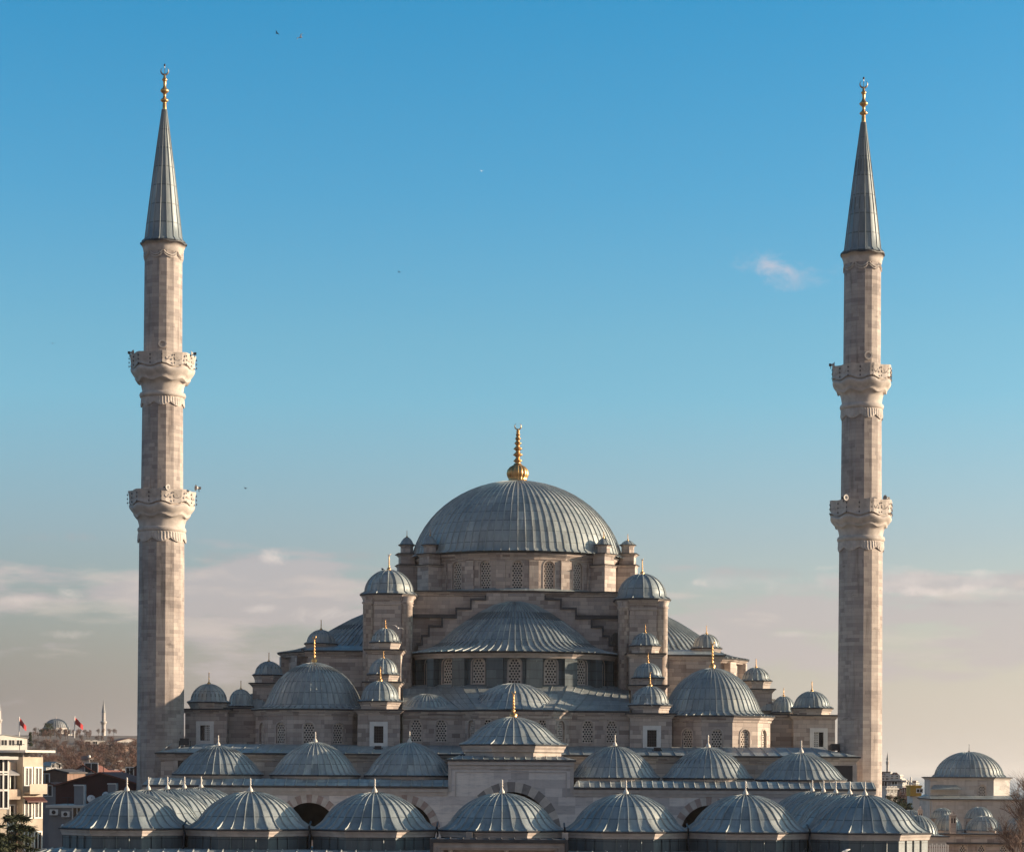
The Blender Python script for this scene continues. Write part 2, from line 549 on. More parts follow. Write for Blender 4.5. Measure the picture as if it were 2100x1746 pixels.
def tag(o, label, cat, group=None, kind=None):
    o['label'] = label
    o['category'] = cat
    if group:
        o['group'] = group
    if kind:
        o['kind'] = kind
    return o

def obj(name, me, mats, parent=None, loc=(0, 0, 0), rz=0.0, world=False):
    """me: MB or mesh; world=True means the shape is in world coordinates and is moved to its own base"""
    if isinstance(me, MB):
        if world:
            loc = Vector(loc)
            for v in me.bm.verts:
                v.co -= loc
        me = me.mesh(name)
    if not me.materials:
        for m in (mats if isinstance(mats, (list, tuple)) else [mats]):
            me.materials.append(m)
    o = bpy.data.objects.new(name, me)
    link(o, parent, loc)
    o.rotation_euler = (0, 0, rz)
    return o

# ------------------------------------------------------------------ domes, finials, windows
def dome_mb(prof, nr, k=2, n=8, rot=0.0, th0=0.0, th1=360.0, sy=1.0, rw=0.14, rh=0.09):
    """prof: (r, z, squareness) from the edge to the crown; nr standing seams over the full range"""
    mb = MB()
    full = abs(th1 - th0 - 360) < 1e-3
    cols = nr * k + (0 if full else 1)
    def rad(r, o, th):
        if o <= 0:
            return r
        q = (th - rot + PI / n) % (2 * PI / n) - PI / n
        return (1 - o) * r + o * r / math.cos(q)
    def pt(i, th):
        r, z, o = prof[i]
        q = rad(r, o, th)
        return Vector((q * math.sin(th), -q * math.cos(th) * sy, z))
    ths = [R(th0) + (R(th1) - R(th0)) * j / (nr * k) for j in range(nr * k + 1)]
    vs = [[mb.bm.verts.new(pt(i, ths[j])) for j in range(cols)] for i in range(len(prof))]
    ln = [0.0]
    for i in range(1, len(prof)):
        ln.append(ln[-1] + math.hypot(prof[i][0] - prof[i - 1][0], prof[i][1] - prof[i - 1][1]))
    for i in range(len(prof) - 1):
        for j in range(nr * k):
            b = (j + 1) % cols
            mb.face([vs[i][j], vs[i][b], vs[i + 1][b], vs[i + 1][j]],
                    [(j / k, ln[i]), ((j + 1) / k, ln[i]), ((j + 1) / k, ln[i + 1]), (j / k, ln[i + 1])], smooth=True)
    # standing seams
    for q in range(nr + (0 if full else 1)):
        th = ths[q * k]
        tg = Vector((math.cos(th), math.sin(th) * sy, 0))
        prev = None
        for i in range(len(prof)):
            c = pt(i, th)
            a = pt(max(0, i - 1), th)
            b = pt(min(len(prof) - 1, i + 1), th)
            d = (b - a)
            if d.length < 1e-6:
                continue
            nm = tg.cross(d).normalized()
            if nm.z < 0:
                nm = -nm
            r = prof[i][0]
            hw = min(rw / 2, 0.33 * 2 * PI * r / nr * (1 if full else (th1 - th0) / 360.0))
            if hw < 0.012:
                break
            cur = (c - tg * hw - nm * 0.01, c - tg * hw * 0.55 + nm * rh, c + tg * hw * 0.55 + nm * rh, c + tg * hw - nm * 0.01)
            if prev:
                for e in range(3):
                    mb.face([prev[e], prev[e + 1], cur[e + 1], cur[e]], [(q + .3, ln[i] + .3)] * 4)
            else:
                mb.face(list(cur), [(q + .3, .3)] * 4)
            prev = cur
    return mb

def lens_prof(rb, h, edge, eh=0.15, n=8, mixk=0.35, osq=1.0):
    """a lead edge flare of radius edge, then a bulb of radius rb rising to h"""
    p = [(edge, 0.0, osq), ((edge * 0.62 + rb * 0.38), eh * 0.35, osq), (edge * 0.25 + rb * 0.75, eh * 0.8, osq * 0.7)]
    Rc = (rb * rb + (h - eh) ** 2) / (2 * (h - eh))
    for i in range(n + 1):
        t = i / n
        z = (h - eh) * math.sin(t * PI / 2)
        cap = math.sqrt(max(0.0, Rc * Rc - (Rc - (h - eh) + z) ** 2))
        ell = rb * math.sqrt(max(0.0, 1 - (z / (h - eh)) ** 2))
        r = cap * (1 - mixk) + ell * mixk
        p.append((max(r, 0.02), eh + z + (0.02 if i == 0 else 0), osq * max(0, 0.3 - t)))
    return p

def crescent(mb, z, rc, w, gap=38):
    pts = []
    n = 16
    for i in range(n + 1):
        a = R(90 + gap) + (2 * PI - 2 * R(gap)) * i / n
        ww = w * max(0.12, math.sin(PI * i / n))
        pts.append((a, ww))
    rings = []
    for a, ww in pts:
        cx, cz = math.cos(a), math.sin(a)
        rings.append([((rc + ww * u) * cx, v * w * 0.5, z + (rc + ww * u) * cz) for u, v in ((1, 0), (0, 1), (-1, 0), (0, -1))])
    mb.loft(rings, cap0=True, cap1=True, smooth=False)

def gold_finial_mesh(h, r, ribbed=False):
    """h total height, r bulb radius: bulb, beads on a stem, crescent on top"""
    mb = MB()
    r *= 0.84
    pr = [(r * 0.9, -0.05 * h), (r * 1.0, 0.0), (r * 1.0, h * 0.03), (r * 0.78, h * 0.06), (r * 0.95, h * 0.10), (r * 0.8, h * 0.15), (r * 0.42, h * 0.19), (r * 0.3, h * 0.22)]
    z = 0.24
    k = 0.50
    while z < 0.80:
        pr += [(r * 0.16, h * (z - 0.01)), (r * k, h * (z + 0.025)), (r * 0.16, h * (z + 0.06))]
        z += 0.11
        k *= 0.86
    pr += [(r * 0.10, h * 0.83), (r * 0.09, h * 0.86)]
    mb.lathe(pr, n=12)
    crescent(mb, h * 0.93, h * 0.06, h * 0.02)
    return mb.mesh('finial')

def white_finial_mesh(h):
    mb = MB()
    r = h * 0.19
    pr = [(r * 0.95, -0.08 * h), (r, 0.0), (r * 1.03, h * 0.06), (r * 0.98, h * 0.14), (r * 0.72, h * 0.24), (r * 0.4, h * 0.33), (r * 0.25, h * 0.42),
          (r * 0.24, h * 0.5), (r * 0.5, h * 0.55), (r * 0.24, h * 0.60), (r * 0.22, h * 0.66), (r * 0.42, h * 0.71), (r * 0.22, h * 0.76), (r * 0.3, h * 0.83), (r * 0.33, h * 0.9), (r * 0.16, h * 0.97), (r * 0.03, h)]
    mb.lathe(pr, n=12)
    return mb.mesh('finial')

MESHES = {}
def cached(key, fn):
    if key not in MESHES:
        MESHES[key] = fn()
    return MESHES[key]

def hex_grille(w, h, cols=4):
    """pierced stone screen: rows of round holes in an arched slab"""
    mb = MB()
    outer = arch_poly(0, 0, w, h, 10)
    p = w / (cols + 0.15)
    r = p * 0.40
    rise = w / 2
    holes = []
    zrow, row = p * 0.62, 0
    while zrow < h - r * 1.2:
        off = 0.0 if row % 2 == 0 else p / 2
        cnt = cols if row % 2 == 0 else cols - 1
        for i in range(cnt):
            x = (i - (cnt - 1) / 2) * p
            if zrow > h - rise and math.hypot(x, zrow - (h - rise)) > rise - r * 1.12:
                continue
            holes.append([(x + r * math.cos(PI / 3 * q + PI / 6), zrow + r * math.sin(PI / 3 * q + PI / 6)) for q in range(6)])
        zrow += p * 0.87
        row += 1
    holed(mb, (0, 0), (1, 0), (0, -1), outer, holes, 0.09)
    return mb.mesh('grille')

def surround(w, h, b=0.14, out=0.05):
    mb = MB()
    i, o = arch_poly(0, 0, w, h, 10), arch_poly(0, -b * 0.6, w + 2 * b, h + b * 1.6, 10)
    rings = [[(u, -0.0, z) for u, z in o], [(u, -out, z) for u, z in o], [(u, -out, z) for u, z in i], [(u, 0.0, z) for u, z in i]]
    mb.loft(rings)
    return mb.mesh('window')

def pane(w, h):
    mb = MB()
    mb.face([(u, 0, z) for u, z in arch_poly(0, 0, w, h, 10)])
    return mb.mesh('glass_pane')

def lattice_window(parent, x, y, z, th, w, h, deep=0.22, cols=4):
    key = (round(w, 2), round(h, 2))
    o = obj('window', cached(('sur',) + key, lambda: surround(w, h)), TRIM, parent, (x, y, z), th)
    for nm, me, mt, dd in (('grille', cached(('gri',) + key, lambda: hex_grille(w, h, cols)), GRILLE, deep), ('glass_pane', cached(('pan',) + key, lambda: pane(w, h)), GLASS, deep + 0.12)):
        c = bpy.data.objects.new(nm, me)
        if not me.materials:
            me.materials.append(mt)
        COL.objects.link(c)
        c.parent = o
        c.location = (0, dd, 0)
    return o

# ------------------------------------------------------------------ the mosque
def Z(px, py, d):
    return W(px, py, d).z
def Xp(px, py, d):
    return W(px, py, d).x

def add_dome(parent, name, c, prof, nr, mat, n=8, k=2, rot=0.0, key=None, **kw):
    fn = lambda: dome_mb(prof, nr, k, n, rot, **kw).mesh(name)
    me = cached(key, fn) if key else fn()
    return obj(name, me, mat, parent, c)

mosque = thing('mosque', 'great grey stone mosque with a ribbed lead main dome, half domes and stepped turrets', 'mosque', W(1063, 1580, 255).xy.to_3d())

def turret(parent, cx, d, hw, y_bot, y_eave, hwd, y_deave, y_top, y_tip, win=None, n=4, name='turret', nr=14, step=None):
    """square stone shaft, cornice, low octagonal neck, small ribbed dome, gilt finial; sizes in view pixels"""
    c = W(cx, y_deave, d)
    a = M_(hw, d)
    zb, ze = Z(cx, y_bot, d - a), Z(cx, y_eave, d - a)
    ad = M_(hwd, d)
    zd = Z(cx, y_deave, d - ad)
    zt = Z(cx, y_top, d)
    ft = Z(cx, y_tip, d)
    mb = MB()
    pts = ngon((c.x, c.y), a * 0.9, n)
    holes = {}
    if win:
        wx, w0, w1, wh0 = win[:4]                      # offset, half width, y top, y bottom (px)
        zt_w, zb_w = Z(cx, w1, d - a), Z(cx, wh0, d - a)
        ww = 2 * M_(w0, d - a)
        holes = {0: [lambda w: [(w / 2 + M_(wx, d) - ww / 2, zb_w), (w / 2 + M_(wx, d) + ww / 2, zb_w), (w / 2 + M_(wx, d) + ww / 2, zt_w), (w / 2 + M_(wx, d) - ww / 2, zt_w)]]}
    polywall(mb, pts, zb, ze - 0.1, holes, 0.4)
    cornice(mb, pts, ze, a * 0.12 + 0.12, 0.35)
    # lead skirt up to the neck, and the neck
    mb.mi = 2
    pn = ngon((c.x, c.y), ad * 0.86, 8)
    if n == 4:
        p8 = []
        e = offset(pts, a * 0.1 + 0.1)
        mb.face([(x, y, ze + 0.02) for x, y in e])
    else:
        mb.face([(x, y, ze + 0.02) for x, y in offset(pts, a * 0.1)])
    mb.mi = 0
    polywall(mb, pn, ze - 0.05, zd - 0.1)
    cornice(mb, pn, zd, ad * 0.12, min(0.4, (zd - ze) * 0.6), lip=0.1)
    base = Vector((c.x, c.y, zb))
    t = obj(name, mb, [STONE, EDGE, LEAD], parent, base, world=True)
    prof = lens_prof(ad * 0.86, zt - zd, ad * 1.03, (zt - zd) * 0.09, 8, 0.45, 0.8)
    add_dome(t, 'turret_dome', (c.x, c.y, zd + 0.012), prof, nr, LEAD, 8, 2, rw=0.11, rh=0.06)
    obj('finial', gold_finial_mesh(ft - zt, min(ad * 0.17, (ft - zt) * 0.2)), GOLD, t, (c.x, c.y, zt - 0.04))
    if win:
        y = c.y - a * 0.9
        fw, fh = ww, zt_w - zb_w
        m2 = MB()
        b = 0.42
        x0 = c.x + M_(wx, d)
        o_ = [(-fw / 2 - b, -b), (fw / 2 + b, -b), (fw / 2 + b, fh + b), (-fw / 2 - b, fh + b)]
        i_ = [(-fw / 2, 0), (fw / 2, 0), (fw / 2, fh), (-fw / 2, fh)]
        m2.loft([[(u, 0, z) for u, z in o_], [(u, -0.06, z) for u, z in o_], [(u, -0.06, z) for u, z in i_], [(u, 0.1, z) for u, z in i_]])
        obj('window', m2, WHITEP, t, (x0, y, zb_w))
        m3 = MB()
        m3.face([(-fw / 2, 0, 0), (fw / 2, 0, 0), (fw / 2, 0, fh), (-fw / 2, 0, fh)])
        obj('glass_pane', m3, GLASS, t, (x0, y + 0.38, zb_w))
        m4 = MB()
        half = win[4] if len(win) > 4 else 0
        u0, u1 = (-fw / 2, fw / 2) if half == 0 else ((0, fw / 2) if half > 0 else (-fw / 2, 0))
        k = 3 if half else 4
        rr = 0.045 if half else 0.018
        for i in range(k + 1):
            u = u0 + (u1 - u0) * i / k
            m4.box(u - rr, u + rr, -0.02, 0.02, 0, fh)
        kk = 8 if half else 6
        for i in range(1, kk):
            m4.box(u0, u1, -0.015, 0.015, fh * i / kk - rr, fh * i / kk + rr)
        obj('window_bars', m4, WHITEP if half else DARK, t, (x0, y + 0.22, zb_w))
    return t

def pieces_lead_flat(mb, pts, z):
    mb.face([(x, y, z) for x, y in pts])

# ---- lower body of the prayer hall behind the porch
DW = 219.0
zl = Z(1050, 1546, DW)
xl, xr = Xp(330, 1541, DW), Xp(1752, 1552, DW)
mb = MB()
polywall(mb, rect(xl, xr, DW, 292), 0.0, zl - 0.1)
cornice(mb, rect(xl, xr, DW, 292), zl, 0.45, 0.6, lip=0.16)
obj('lower_wall', mb, [STONE, EDGE], mosque, (0, DW, 0), world=True)
# sloping lead roof strip and flat lead roof over the lower body
mb = MB()
z2 = Z(1050, 1528, 226)
e = rect(xl - 0.5, xr + 0.5, DW - 0.5, 292.5)
i = rect(xl + 3, xr - 3, 226.0, 285)
mb.loft([[(x, y, zl + 0.02) for x, y in e], [(x, y, z2) for x, y in i]], cap1=True)
x = xl
while x < xr:
    s = Vector((x, DW - 0.5, zl + 0.05))
    t = Vector((x, 226.0, z2 + 0.03))
    mb.tube(s, t, 0.035, 4)
    x += 1.25
obj('gallery_roof', mb, LEAD, mosque, (0, DW, zl), world=True)

# ---- the square base under the main drum with the stepped front arch
DA = 242.6
zdb = Z(1055, 1212, 244)
xb0, xb1 = Xp(846, 1264, DA + 1), Xp(1268, 1264, DA + 1)
mb = MB()
polywall(mb, rect(xb0, xb1, DA + 1, 268), 15.0, zdb - 0.1)
cornice(mb, rect(xb0, xb1, DA + 1, 268), zdb, 0.35, 0.4, lip=0.16)
mb.mi = 2
mb.face([(x, y, zdb + 0.02) for x, y in rect(xb0, xb1, DA + 1, 268)])
mb.mi = 1
for py in (1262,):
    z = Z(1055, py, DA + 1)
    mb.box(xb0, xb1, DA + 0.72, DA + 1.1, z - 0.25, z + 0.12)
obj('drum_base', mb, [STONE, EDGE, LEAD], mosque, (0, DA, 15), world=True)

mb = MB()
st = [(997, 1214), (967, 1228), (937, 1247), (908, 1265), (881, 1283), (867, 1303), (857, 1320)]
sr = [(1116, 1214), (1148, 1228), (1179, 1247), (1211, 1267), (1234, 1285), (1247, 1304), (1257, 1322)]
L_ = [(Xp(x, y, DA), Z(x, y + 2, DA)) for x, y in st]
R_ = [(Xp(x, y, DA), Z(x, y + 2, DA)) for x, y in sr]
prof = []
zbot = 20.0
prof = [(L_[-1][0], zbot), (R_[-1][0], zbot)]
for i in range(len(R_) - 1, -1, -1):
    prof.append(R_[i])
    if i > 0:
        prof.append((R_[i - 1][0], R_[i][1]))
for i in range(len(L_)):
    if i > 0:
        prof.append((L_[i - 1][0], L_[i][1]))
    prof.append(L_[i])
front = [(x, DA, z) for x, z in prof]
back = [(x, DA + 0.95, z) for x, z in prof]
holed(mb, (0, DA), (1, 0), (0, -1), prof, [], 0)
mb.bm.faces.ensure_lookup_table()
mb.loft([front, back])
mb.mi = 1
def coping(pts):
    for a in range(len(pts)):
        xa, za = pts[a]
        sgn = 1 if pts is R_ else -1
        xin = pts[a - 1][0] if a > 0 else 0.0
        mb.box(min(xin, xa) - (0.0 if sgn > 0 else 0.18), max(xin, xa) + (0.18 if sgn > 0 else 0.0), DA - 0.16, DA + 0.9, za + 0.003, za + 0.22)
        if a < len(pts) - 1:
            zn = pts[a + 1][1]
            mb.box(xa + (0.0 if sgn > 0 else -0.18), xa + (0.18 if sgn > 0 else 0.0), DA - 0.155, DA + 0.9, zn + 0.225, za + 0.001)
coping(L_[1:]) if False else None
for side in (L_, R_):
    sgn = 1 if side is R_ else -1
    for a in range(len(side)):
        xa, za = side[a]
        xin = side[a - 1][0] + sgn * 0.181 if a > 0 else 0.0
        xo = xa + sgn * 0.18
        if a > 0:
            mb.box(min(xin, xo), max(xin, xo), DA - 0.16, DA + 0.9, za + 0.003, za + 0.22)
        if a < len(side) - 1:
            zn = side[a + 1][1]
            lo, hi = (xa + 0.002, xa + 0.18) if sgn > 0 else (xa - 0.18, xa - 0.002)
            mb.box(lo, hi, DA - 0.155, DA + 0.88, zn + 0.0, za + (0.0 if a else -0.2))
obj('stepped_arch_wall', mb, [STONE, EDGE], mosque, (0, DA, 15), world=True)
# small arched doorway beside the right weight tower
mb = MB()
dx, dz = Xp(1262, 1330, DA + 0.8), Z(1262, 1332, DA + 0.8)
pl = arch_poly(0, 0, M_(15, DA), M_(36, DA), 8)
mb.loft([[(dx + u, DA + 0.78, dz + z) for u, z in pl], [(dx + u, DA + 0.99, dz + z) for u, z in pl]], cap0=True)
obj('doorway', mb, GLASS, mosque, (dx, DA, dz), world=True)

# ---- main drum
DC = 255.0
cxd = Xp(1060, 1170, DC)
ad_ = M_(204, DC)
z0, z1 = zdb + 0.03, Z(1055, 1129, 243.5)
pts = ngon((cxd, DC), ad_, 20)
WD, HD = M_(23, 244), M_(63, 244)
zs = Z(1055, 1211, 244)
mb = MB()
holes = {k: [lambda w: arch_poly(w / 2, zs, WD, HD, 10)] for k in range(20)}
polywall(mb, pts, z0, z1 - 0.1, holes, 0.4)
cornice(mb, pts, z1, 0.5, 0.7, lip=0.18)
# pilasters between the windows
for k in range(20):
    th = (k - 0.5) * 2 * PI / 20
    c = Vector((cxd + ad_ * 1.006 * math.sin(th), DC - ad_ * 1.006 * math.cos(th)))
    t = Vector((math.cos(th), math.sin(th)))
    n_ = Vector((math.sin(th), -math.cos(th)))
    q = [c - t * 0.5 - n_ * 0.3, c - t * 0.5 + n_ * 0.22, c + t * 0.5 + n_ * 0.22, c + t * 0.5 - n_ * 0.3]
    mb.prism([(v.x, v.y) for v in q], z0, z1 - 0.9)
mb.mi = 2
sweep(mb, pts, [(0.02, z0 + 0.35), (0.55, z0 + 0.05)])
drum = obj('drum', mb, [STONE, EDGE, LEAD], mosque, (cxd, DC, z0), world=True)
for k in range(-6, 7):
    th = k * 2 * PI / 20
    lattice_window(mosque, cxd + ad_ * math.sin(th), DC - ad_ * math.cos(th), zs, th, WD, HD, 0.26)
# main dome
ztop = Z(1063, 988, DC)
RD = M_(215.5, DC)
prof = []
hD = ztop - z1
Rc = (RD * RD + hD * hD) / (2 * hD)
prof = [(RD + 0.45, 0.0, 0.0), (RD + 0.3, 0.05, 0.0), (RD * 0.995, 0.35, 0.0)]
for i in range(1, 16):
    z = hD * math.sin(i / 15 * PI / 2)
    cap = math.sqrt(max(0, Rc * Rc - (Rc - hD + z) ** 2))
    ell = RD * math.sqrt(max(0, 1 - (z / hD) ** 2))
    prof.append((max(0.05, 0.62 * cap + 0.38 * ell), z, 0))
mdome = add_dome(mosque, 'main_dome', (cxd, DC, z1 + 0.02), prof, 84, LEAD, 8, 1, rw=0.13, rh=0.09)
# its tall gilt finial with a gadrooned bulb
hF = Z(1063, 866, DC) - ztop
mb = MB()
rb = M_(21, DC)
nb = 16
rings = []
bp_ = [(0.95, -0.25), (1.05, 0.0), (0.92, 0.10), (0.80, 0.18), (0.93, 0.32), (1.0, 0.50), (0.93, 0.70), (0.72, 0.86), (0.42, 0.98), (0.36, 1.06)]
for r, z in bp_:
    rings.append([(rb * r * (1 + (0.09 * math.cos(nb * a) if 0.15 < z < 0.95 else 0)) * math.sin(a), -rb * r * (1 + (0.09 * math.cos(nb * a) if 0.15 < z < 0.95 else 0)) * math.cos(a), rb * 1.75 * z) for a in [2 * PI * q / (nb * 4) for q in range(nb * 4)]])
mb.loft(rings, cap1=True, smooth=True)
zz = rb * 1.8
pr = [(rb * 0.36, zz)]
for kk, (rr, hh) in enumerate([(0.46, 0.85), (0.50, 0.85), (0.46, 0.8), (0.38, 0.7), (0.31, 0.62), (0.24, 0.5), (0.18, 0.4)]):
    hh *= rb
    pr += [(rb * 0.19, zz + hh * 0.12), (rb * rr * 0.8, zz + hh * 0.42), (rb * rr, zz + hh * 0.52), (rb * rr * 0.8, zz + hh * 0.62), (rb * 0.2 * (1 - kk * 0.07), zz + hh)]
    zz += hh
s = (hF * 0.885 - rb * 1.8) / (zz - rb * 1.8)
pr = [(r, rb * 1.8 + (z - rb * 1.8) * s) for r, z in pr] + [(rb * 0.07, hF * 0.90)]
mb.lathe(pr, n=14)
crescent(mb, hF * 0.945, hF * 0.055, hF * 0.012, 20)
obj('finial', mb, GOLD, mdome, (cxd, DC, ztop - 0.05))

# ---- buttress turrets round the drum
def buttress(th_deg, rr, cap_y, tip_y, px):
    th = R(th_deg)
    x, y = cxd + rr * math.sin(th), DC - rr * math.cos(th)
    zt1, zt2 = Z(px, 1135, y), Z(px, 1117, y)
    mb = MB()
    p = ngon((x, y), 0.95, 4, th)
    q = ngon((x, y), 0.80, 4, th)
    zm = Z(px, 1160, y)
    polywall(mb, p, z0 - 0.4, zm)
    cornice(mb, p, zm + 0.1, 0.14, 0.2, lip=0.08)
    polywall(mb, q, zm, zt1)
    cornice(mb, q, zt1, 0.26, 0.25, lip=0.1)
    s_ = ngon((x, y), 0.66, 8, th)
    polywall(mb, s_, zt1, zt2)
    cornice(mb, s_, zt2 + 0.02, 0.18, 0.15, lip=0.08)
    mb.mi = 2
    mb.face([(u, v, zt1 + 0.02) for u, v in p])
    # the radial wall that ties it to the drum
    mb.mi = 0
    t = Vector((math.cos(th), math.sin(th)))
    n_ = Vector((math.sin(th), -math.cos(th)))
    c = Vector((x, y))
    q = [c - t * 0.7 - n_ * (rr - ad_ + 0.4), c - t * 0.7, c + t * 0.7, c + t * 0.7 - n_ * (rr - ad_ + 0.4)]
    mb.prism([(v.x, v.y) for v in q], z0 - 0.3, zm - 0.6)
    b = obj('drum_buttress', mb, [STONE, EDGE, LEAD], mosque, (x, y, z0), world=True)
    h = Z(px, cap_y, y) - zt2
    add_dome(b, 'turret_dome', (x, y, zt2 + 0.03), [(0.86, 0, 0.5), (0.74, 0.05 * h, 0.3), (0.66, 0.25 * h, 0), (0.54, 0.5 * h, 0), (0.36, 0.75 * h, 0), (0.16, 0.93 * h, 0), (0.05, 1.05 * h, 0)], 10, LEAD, 8, 2, rw=0.07, rh=0.04, key=('bd', round(h, 2)))
    hh = Z(px, tip_y, y) - zt2 - h
    obj('finial', gold_finial_mesh(hh, 0.17), GOLD, b, (x, y, zt2 + h - 0.03))
for a in ((-50, 12.2, 1098, 1083, 883), (-79, 12.3, 1101, 1086, 833), (49, 12.2, 1103, 1088, 1228), (79, 12.3, 1108, 1093, 1278)):
    buttress(*a)

# ---- weight towers at the front corners of the dome square
def weight_tower(cx, y_eave, y_top, y_tip, y_bot):
    d = 242.0
    a = M_(48, d)
    c = W(cx, y_eave, d)
    k = 0.56
    p = []
    for sx, sy in ((-1, -1), (1, -1), (1, 1), (-1, 1)):
        q = [(sx * a, sy * a * k), (sx * a * k, sy * a)]
        if sx * sy < 0:
            q.reverse()
        p += q
    # counter-clockwise from the front left
    p = [(-a * k, -a), (a * k, -a), (a, -a * k), (a, a * k), (a * k, a), (-a * k, a), (-a, a * k), (-a, -a * k)]
    p = [(c.x + u, d + v) for u, v in p]
    ze = Z(cx, y_eave, d - a)
    zb = 15.0
    mb = MB()
    polywall(mb, p, zb, ze - 0.1)
    cornice(mb, p, ze, 0.42, 0.55, lip=0.16)
    for sx in (-1, 1):
        for sy in (-1, 1):
            mb.lathe([(0.62, zb), (0.62, ze - 1.1), (0.78, ze - 0.95), (0.62, ze - 0.8), (0.8, ze - 0.25)], (c.x + sx * a * 0.80, d + sy * a * 0.80, 0), 14)
    sweep(mb, p, [(0, ze - 1.25), (0.1, ze - 1.2), (0.1, ze - 1.05), (0, ze - 1.0)])
    t = obj('weight_tower', mb, [STONE, EDGE], mosque, (c.x, d, zb), world=True)
    zt = Z(cx, y_top, d)
    add_dome(t, 'tower_dome', (c.x, d, ze + 0.012), lens_prof(M_(49, d), zt - ze, a + 0.5, 0.25, 9, 0.6, 0.55), 16, LEAD, 8, 3, rw=0.15, rh=0.09)
    ft = Z(cx, y_tip, d)
    obj('finial', gold_finial_mesh(ft - zt, 0.30), GOLD, t, (c.x, d, zt - 0.05))
weight_tower(797, 1216, 1169, 1133, 1335)
weight_tower(1316, 1226, 1177, 1142, 1345)

# ---- half domes
def half_profile(rad, h):
    pr = [(1.03, 0.0), (0.97, 0.02), (0.88, 0.06), (0.79, 0.12), (0.72, 0.2), (0.665, 0.31), (0.60, 0.425), (0.535, 0.52), (0.46, 0.625), (0.345, 0.775), (0.205, 0.925), (0.076, 0.99), (0.01, 1.0)]
    return [(r * rad, z * h, 0.0) for r, z in pr]
SQ = 0.72
cs = W(1055, 1335, DA)
RS = M_(190, DA)                # drum of the front half dome
pts_full = ngon((cs.x, DA), RS, 16, 0.0, SQ)
hp = [pts_full[k] for k in (-4, -3, -2, -1, 0, 1, 2, 3, 4, 5)]
hp[0] = (hp[0][0], DA)
hp[-1] = (hp[-1][0], DA)
yf = DA - RS * SQ
zs0, zs1 = Z(1055, 1404, yf), Z(1055, 1336, yf)
WS, HS = M_(26, yf), M_(53, yf)
zsill = Z(1055, 1400.5, yf)
mb = MB()
holes = {i: [lambda w: arch_poly(w / 2, zsill, WS, HS, 10)] for i in range(1, 8)}
polywall(mb, hp, zs0 - 1.5, zs1 - 0.1, holes, 0.4, closed=False)
mb.mi = 1
for i in range(1, 9):
    a0, a1, a2 = Vector(hp[i - 1]), Vector(hp[i]), Vector(hp[i + 1] if i + 1 < len(hp) else hp[i])
    t = (a2 - a0).normalized()
    n_ = Vector((t.y, -t.x))
    w = ((a1 - a0).length * 0.5 + (a2 - a1).length * 0.5) - WS - 0.85
    w = max(0.5, w)
    q = [a1 - t * w / 2 - n_ * 0.5, a1 - t * w / 2 + n_ * 0.62, a1 + t * w / 2 + n_ * 0.62, a1 + t * w / 2 - n_ * 0.5]
    mb.prism([(v.x, v.y) for v in q], zs0 - 1.5, zs1 - 0.62, top=False, bottom=False)
mb.mi = 0
cornice(mb, offset(hp, 0.55, False), zs1, 0.45, 0.5, closed=False, mi_stone=0, mi_edge=2, lip=0.14)
hd = obj('half_dome_drum', mb, [LEAD_OLD, LEAD_OLD, EDGE], mosque, (cs.x, DA, zs0), world=True)
mb = MB()
for i in range(1, 8):
    a, b = Vector(hp[i]), Vector(hp[i + 1])
    c = (a + b) / 2
    t = (b - a).normalized()
    lattice_window(mosque, c.x, c.y, zsill, math.atan2(t.y, t.x), WS, HS, 0.16)
op_ = offset(hp, 0.62, False)
sweep(mb, op_, [(0.0, zs1 - 0.62), (0.08, zs1 - 0.60), (0.14, zs1 - 0.42), (0.40, zs1 - 0.2), (0.42, zs1 - 0.12), (0.05, zs1 - 0.10)], closed=False)
obj('half_dome_cornice', mb, TRIM, mosque, (cs.x, DA, zs1), world=True)
zh = Z(1055, 1234, DA) - zs1
add_dome(mosque, 'half_dome', (cs.x, DA - 0.02, zs1 + 0.03), half_profile(M_(215, DA), zh), 40, LEAD, 8, 2, 0, th0=-93, th1=93, sy=SQ * 1.06, rw=0.14, rh=0.10)

